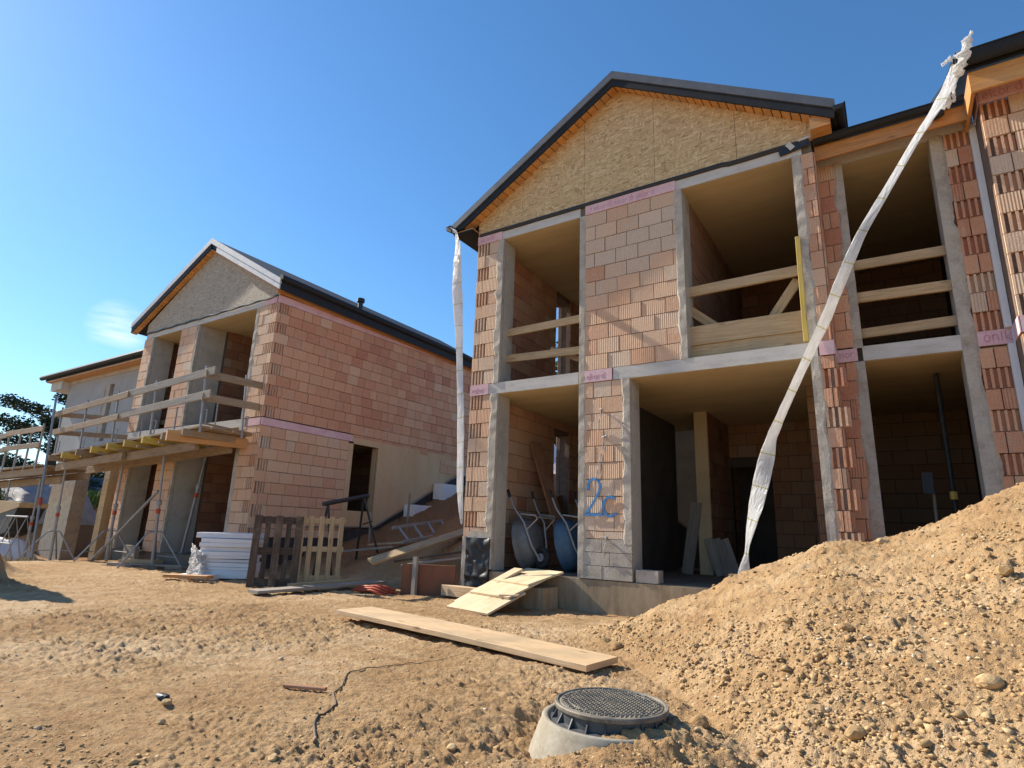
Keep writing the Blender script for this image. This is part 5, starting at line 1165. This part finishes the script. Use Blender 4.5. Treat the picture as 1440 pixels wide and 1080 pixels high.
def spruce(loc,h,r,label,seed,group='dark spruces behind the houses'):
    rs=np.random.default_rng(seed);T=thing('spruce_tree',label,'tree',loc,group);x,y,z=loc
    m=MB();m.tube([(x,y,z-.3),(x,y,z+h)],[.2,.03],8);m.build('trunk','bark',T);m=MB()
    for k in range(34):
        t=k/34;zz=h*(.08+.92*t);rr=r*(1-t)**.85+.12
        for j in range(9):
            a=rs.random()*6.28
            for s_ in (.35,.62,.88):
                c=(x+rr*s_*math.cos(a),y+rr*s_*math.sin(a),z+zz-.32*rr*s_);leaves(m,c,(.30*rr+.08,.30*rr+.08,.09),5,.30,rs,.5)
    m.build('crown','needle',T)
spruce((-13.6,26.5,3.0),9.4,2.3,'dark spruce seen through the side windows of the 2C house',21)
spruce((-16.6,28.5,3.0),6.5,2.4,'smaller spruce beside the one in the side windows',22)
def blades(name,n,xr,yr,sz,mat,label,kind,seed):
    rs=np.random.default_rng(seed);m=MB();X=rs.uniform(*xr,n);Y=rs.uniform(*yr,n);Z=base_h(X,Y)
    for x,y,z in zip(X,Y,Z):
        a=rs.random()*6.28;h=sz*(.5+rs.random());w_=.02*sz/.3*2;l_=.4*h*rs.standard_normal()
        m.add([(x-w_*math.cos(a),y-w_*math.sin(a),z-.02),(x+w_*math.cos(a),y+w_*math.sin(a),z-.02),(x+l_*math.sin(a),y-l_*math.cos(a),z+h)],[(0,1,2)],tint=rs.random())
    tag(m.build(name,mat),label,'grass',kind='stuff')
blades('meadow_grass',5000,(-33,-27.5),(6.5,14),.35,'grass','green grass on top of the far left bank','stuff',3)
blades('dry_grass',420,(-21.5,-17.0),(5.2,6.1),.11,'dry','dry yellow grass tufts at the foot of the far left rack','stuff',4)
# ================================================================== GROUND SHEET
def ground():
    az_f=np.arange(-84,18,.1);az_c=np.concatenate([np.arange(18,276,4.0)])
    az=np.concatenate([az_f,az_c]);na=len(az)
    rr=[1.0]
    while rr[-1]<1.9: rr.append(rr[-1]*1.01)
    while rr[-1]<9: rr.append(rr[-1]*1.0030)
    while rr[-1]<14: rr.append(rr[-1]*1.006)
    while rr[-1]<40: rr.append(rr[-1]*1.012)
    while rr[-1]<2500: rr.append(rr[-1]*1.25)
    rr=np.array(rr);nr=len(rr)
    A,Rr=np.meshgrid(np.radians(az),rr,indexing='ij')
    x=Rr*np.sin(A);y=Rr*np.cos(A);z=full_h(x,y)
    z=np.where(Rr>60,np.minimum(z,3.0)*0+np.where(y>21,4.6,0.2)*np.clip(1,0,1)-.4,z)
    v=np.stack([x,y,z],-1).reshape(-1,3)
    i,j=np.meshgrid(np.arange(na),np.arange(nr-1),indexing='ij');i2=(i+1)%na
    q=np.stack([i*nr+j,i2*nr+j,i2*nr+j+1,i*nr+j+1],-1).reshape(-1,4)[:,::-1]
    v=np.vstack([v,[[0,0,-.45]]]);c=len(v)-1
    ii=np.arange(na);tri=np.stack([np.full(na,c),((ii+1)%na)*nr,ii*nr],-1)[:,::-1]
    me=bpy.data.meshes.new('ground');nq,ntr=len(q),len(tri)
    me.vertices.add(len(v));me.vertices.foreach_set('co',v.astype(np.float32).ravel())
    me.loops.add(nq*4+ntr*3);me.loops.foreach_set('vertex_index',np.concatenate([q.ravel(),tri.ravel()]).astype(np.int32))
    me.polygons.add(nq+ntr);me.polygons.foreach_set('loop_start',np.concatenate([np.arange(nq)*4,nq*4+np.arange(ntr)*3]).astype(np.int32))
    me.polygons.foreach_set('use_smooth',np.ones(nq+ntr,bool))
    me.update(calc_edges=True);me.validate();me.materials.append(M['dirt'])
    o=bpy.data.objects.new('ground',me);COL.objects.link(o);tag(o,'sunlit tan dirt yard sloping up into a loose soil heap at the right','ground',kind='structure')
def ico():
    p=(1+5**.5)/2
    v=np.array([(-1,p,0),(1,p,0),(-1,-p,0),(1,-p,0),(0,-1,p),(0,1,p),(0,-1,-p),(0,1,-p),(p,0,-1),(p,0,1),(-p,0,-1),(-p,0,1)],float);v/=np.linalg.norm(v[0])
    f=np.array([(0,11,5),(0,5,1),(0,1,7),(0,7,10),(0,10,11),(1,5,9),(5,11,4),(11,10,2),(10,7,6),(7,1,8),(3,9,4),(3,4,2),(3,2,6),(3,6,8),(3,8,9),(4,9,5),(2,4,11),(6,2,10),(8,6,7),(9,8,1)])
    return v,f
def gravel():
    V,F=ico();g=np.random.default_rng(21);P=[]
    n=110000
    az=np.radians(g.uniform(-78,14,n));r=2.0*np.exp(g.random(n)*math.log(11/2.0));x=r*np.sin(az);y=r*np.cos(az)
    m=mound_mask(x,y);den=np.where(m>.3,.12+.75*sstep(.36,.64,fbm(x*.9+.4*y,y*1.3,67,3)),.035+.22*sstep(.55,.72,fbm(x*.8,y*.8,91,3)))
    near_m=sstep(-2.4,-.6,x)*(1-sstep(4.6,6.5,y));den=np.maximum(den,.42*near_m)
    keep=(g.random(n)<den)&(y<7.95)&~((x+1.44)**2+(y-3.32)**2<.41**2);x,y=x[keep],y[keep];m=m[keep];n=len(x)
    s=.0035+.010*g.random(n)**2.6;s=np.where(g.random(n)<.015+.022*sstep(.5,.62,fbm(x*1.3,y*1.3,95,3)),s*2.2,s)*np.where(m>.3,1.15,.8)
    z=full_h(x,y)
    sc=np.stack([s*(.8+.7*g.random(n)),s*(.8+.7*g.random(n)),s*(.5+.4*g.random(n))],-1)
    th=g.random(n)*6.28;c,sn=np.cos(th),np.sin(th)
    vv=V[None]*sc[:,None]*(1+np.clip(.36*g.standard_normal((n,12,1)),-.6,.7))
    X=vv[...,0]*c[:,None]-vv[...,1]*sn[:,None]+x[:,None];Yy=vv[...,0]*sn[:,None]+vv[...,1]*c[:,None]+y[:,None];Z=vv[...,2]+(z+s*.15)[:,None]
    v=np.stack([X,Yy,Z],-1).reshape(-1,3);f=(F[None]+(np.arange(n)*12)[:,None,None]).reshape(-1,3)
    me=bpy.data.meshes.new('gravel');me.vertices.add(len(v));me.vertices.foreach_set('co',v.astype(np.float32).ravel())
    me.loops.add(f.size);me.loops.foreach_set('vertex_index',f.astype(np.int32).ravel());me.polygons.add(len(f));me.polygons.foreach_set('loop_start',(np.arange(len(f))*3).astype(np.int32))
    me.update(calc_edges=True);me.materials.append(M['stone']);a=me.attributes.new('tint','FLOAT','FACE')
    a.data.foreach_set('value',np.repeat(np.clip(g.normal(.42,.2,n)+.5*(g.random(n)<.06),0,1),20).astype(np.float32))
    o=bpy.data.objects.new('gravel',me);COL.objects.link(o);tag(o,'loose crumbs of soil and small stones strewn over the yard and heap','gravel',kind='stuff')
ground();gravel()
# ================================================================== LIGHT, SKY, CAMERA
SUN=np.array([-1,-.085,.72]);SUN/=np.linalg.norm(SUN)
w=bpy.data.worlds.new('World');scn.world=w;w.use_nodes=True;nt=w.node_tree
bg=nt.nodes['Background'];sky=nt.nodes.new('ShaderNodeTexSky');sky.sky_type='NISHITA';sky.sun_disc=False
sky.sun_elevation=math.asin(SUN[2]);sky.sun_rotation=math.atan2(SUN[0],SUN[1])
sky.air_density=1.25;sky.dust_density=.2;sky.ozone_density=7;sky.altitude=300
hs=nt.nodes.new('ShaderNodeHueSaturation');hs.inputs['Saturation'].default_value=1.1;hs.inputs['Hue'].default_value=.497
nt.links.new(sky.outputs[0],hs.inputs['Color']);tc=nt.nodes.new('ShaderNodeTexCoord');mp=nt.nodes.new('ShaderNodeMapping');mp.inputs['Rotation'].default_value=(.0,.42,.3);mp.inputs['Scale'].default_value=(7,9,52)
nt.links.new(tc.outputs['Generated'],mp.inputs[0]);ns=nt.nodes.new('ShaderNodeTexNoise');ns.inputs['Scale'].default_value=1;ns.inputs['Detail'].default_value=6;nt.links.new(mp.outputs[0],ns.inputs['Vector'])
dt=nt.nodes.new('ShaderNodeVectorMath');dt.operation='DOT_PRODUCT';nt.links.new(tc.outputs['Generated'],dt.inputs[0]);dt.inputs[1].default_value=(-.9004,.3483,.2606)
mr=nt.nodes.new('ShaderNodeMapRange');nt.links.new(dt.outputs['Value'],mr.inputs[0]);mr.inputs[4].default_value=.6;mr.inputs[1].default_value=.9991;mr.inputs[2].default_value=.99995
cr=nt.nodes.new('ShaderNodeMapRange');nt.links.new(ns.outputs[0],cr.inputs[0]);cr.inputs[1].default_value=.40;cr.inputs[2].default_value=.68
ml=nt.nodes.new('ShaderNodeMath');ml.operation='MULTIPLY';nt.links.new(mr.outputs[0],ml.inputs[0]);nt.links.new(cr.outputs[0],ml.inputs[1])
mx=nt.nodes.new('ShaderNodeMix');mx.data_type='RGBA';nt.links.new(ml.outputs[0],mx.inputs[0]);nt.links.new(hs.outputs[0],mx.inputs[6]);mx.inputs[7].default_value=(7.2,7.6,8.0,1)
nt.links.new(mx.outputs[2],bg.inputs[0]);bg.inputs[1].default_value=.098
sl=bpy.data.lights.new('sun','SUN');sl.energy=4.6;sl.angle=R(.55);sl.color=(1,.91,.77)
so=bpy.data.objects.new('sun',sl);COL.objects.link(so)
from mathutils import Vector,Matrix
so.rotation_euler=Vector(-SUN).to_track_quat('-Z','Y').to_euler();so.location=(-20,-2,20)
cam=bpy.data.cameras.new('camera');co=bpy.data.objects.new('camera',cam);COL.objects.link(co);scn.camera=co
cam.sensor_width=36;cam.sensor_fit='HORIZONTAL';cam.lens=817.65/1440*36;cam.clip_end=6000;cam.clip_start=.05
p,r,yw=0.247402126,-0.0359353851,-0.579925110
fw=np.array([math.sin(yw)*math.cos(p),math.cos(yw)*math.cos(p),math.sin(p)]);rt=np.array([math.cos(yw),-math.sin(yw),0]);dn=np.cross(fw,rt)
r2=rt*math.cos(r)+dn*math.sin(r);d2=-rt*math.sin(r)+dn*math.cos(r)
co.matrix_world=Matrix(((r2[0],-d2[0],-fw[0],0),(r2[1],-d2[1],-fw[1],0),(r2[2],-d2[2],-fw[2],.62868),(0,0,0,1)))
scn.view_settings.view_transform='Standard';scn.view_settings.look='None';scn.view_settings.exposure=.85;scn.view_settings.gamma=1
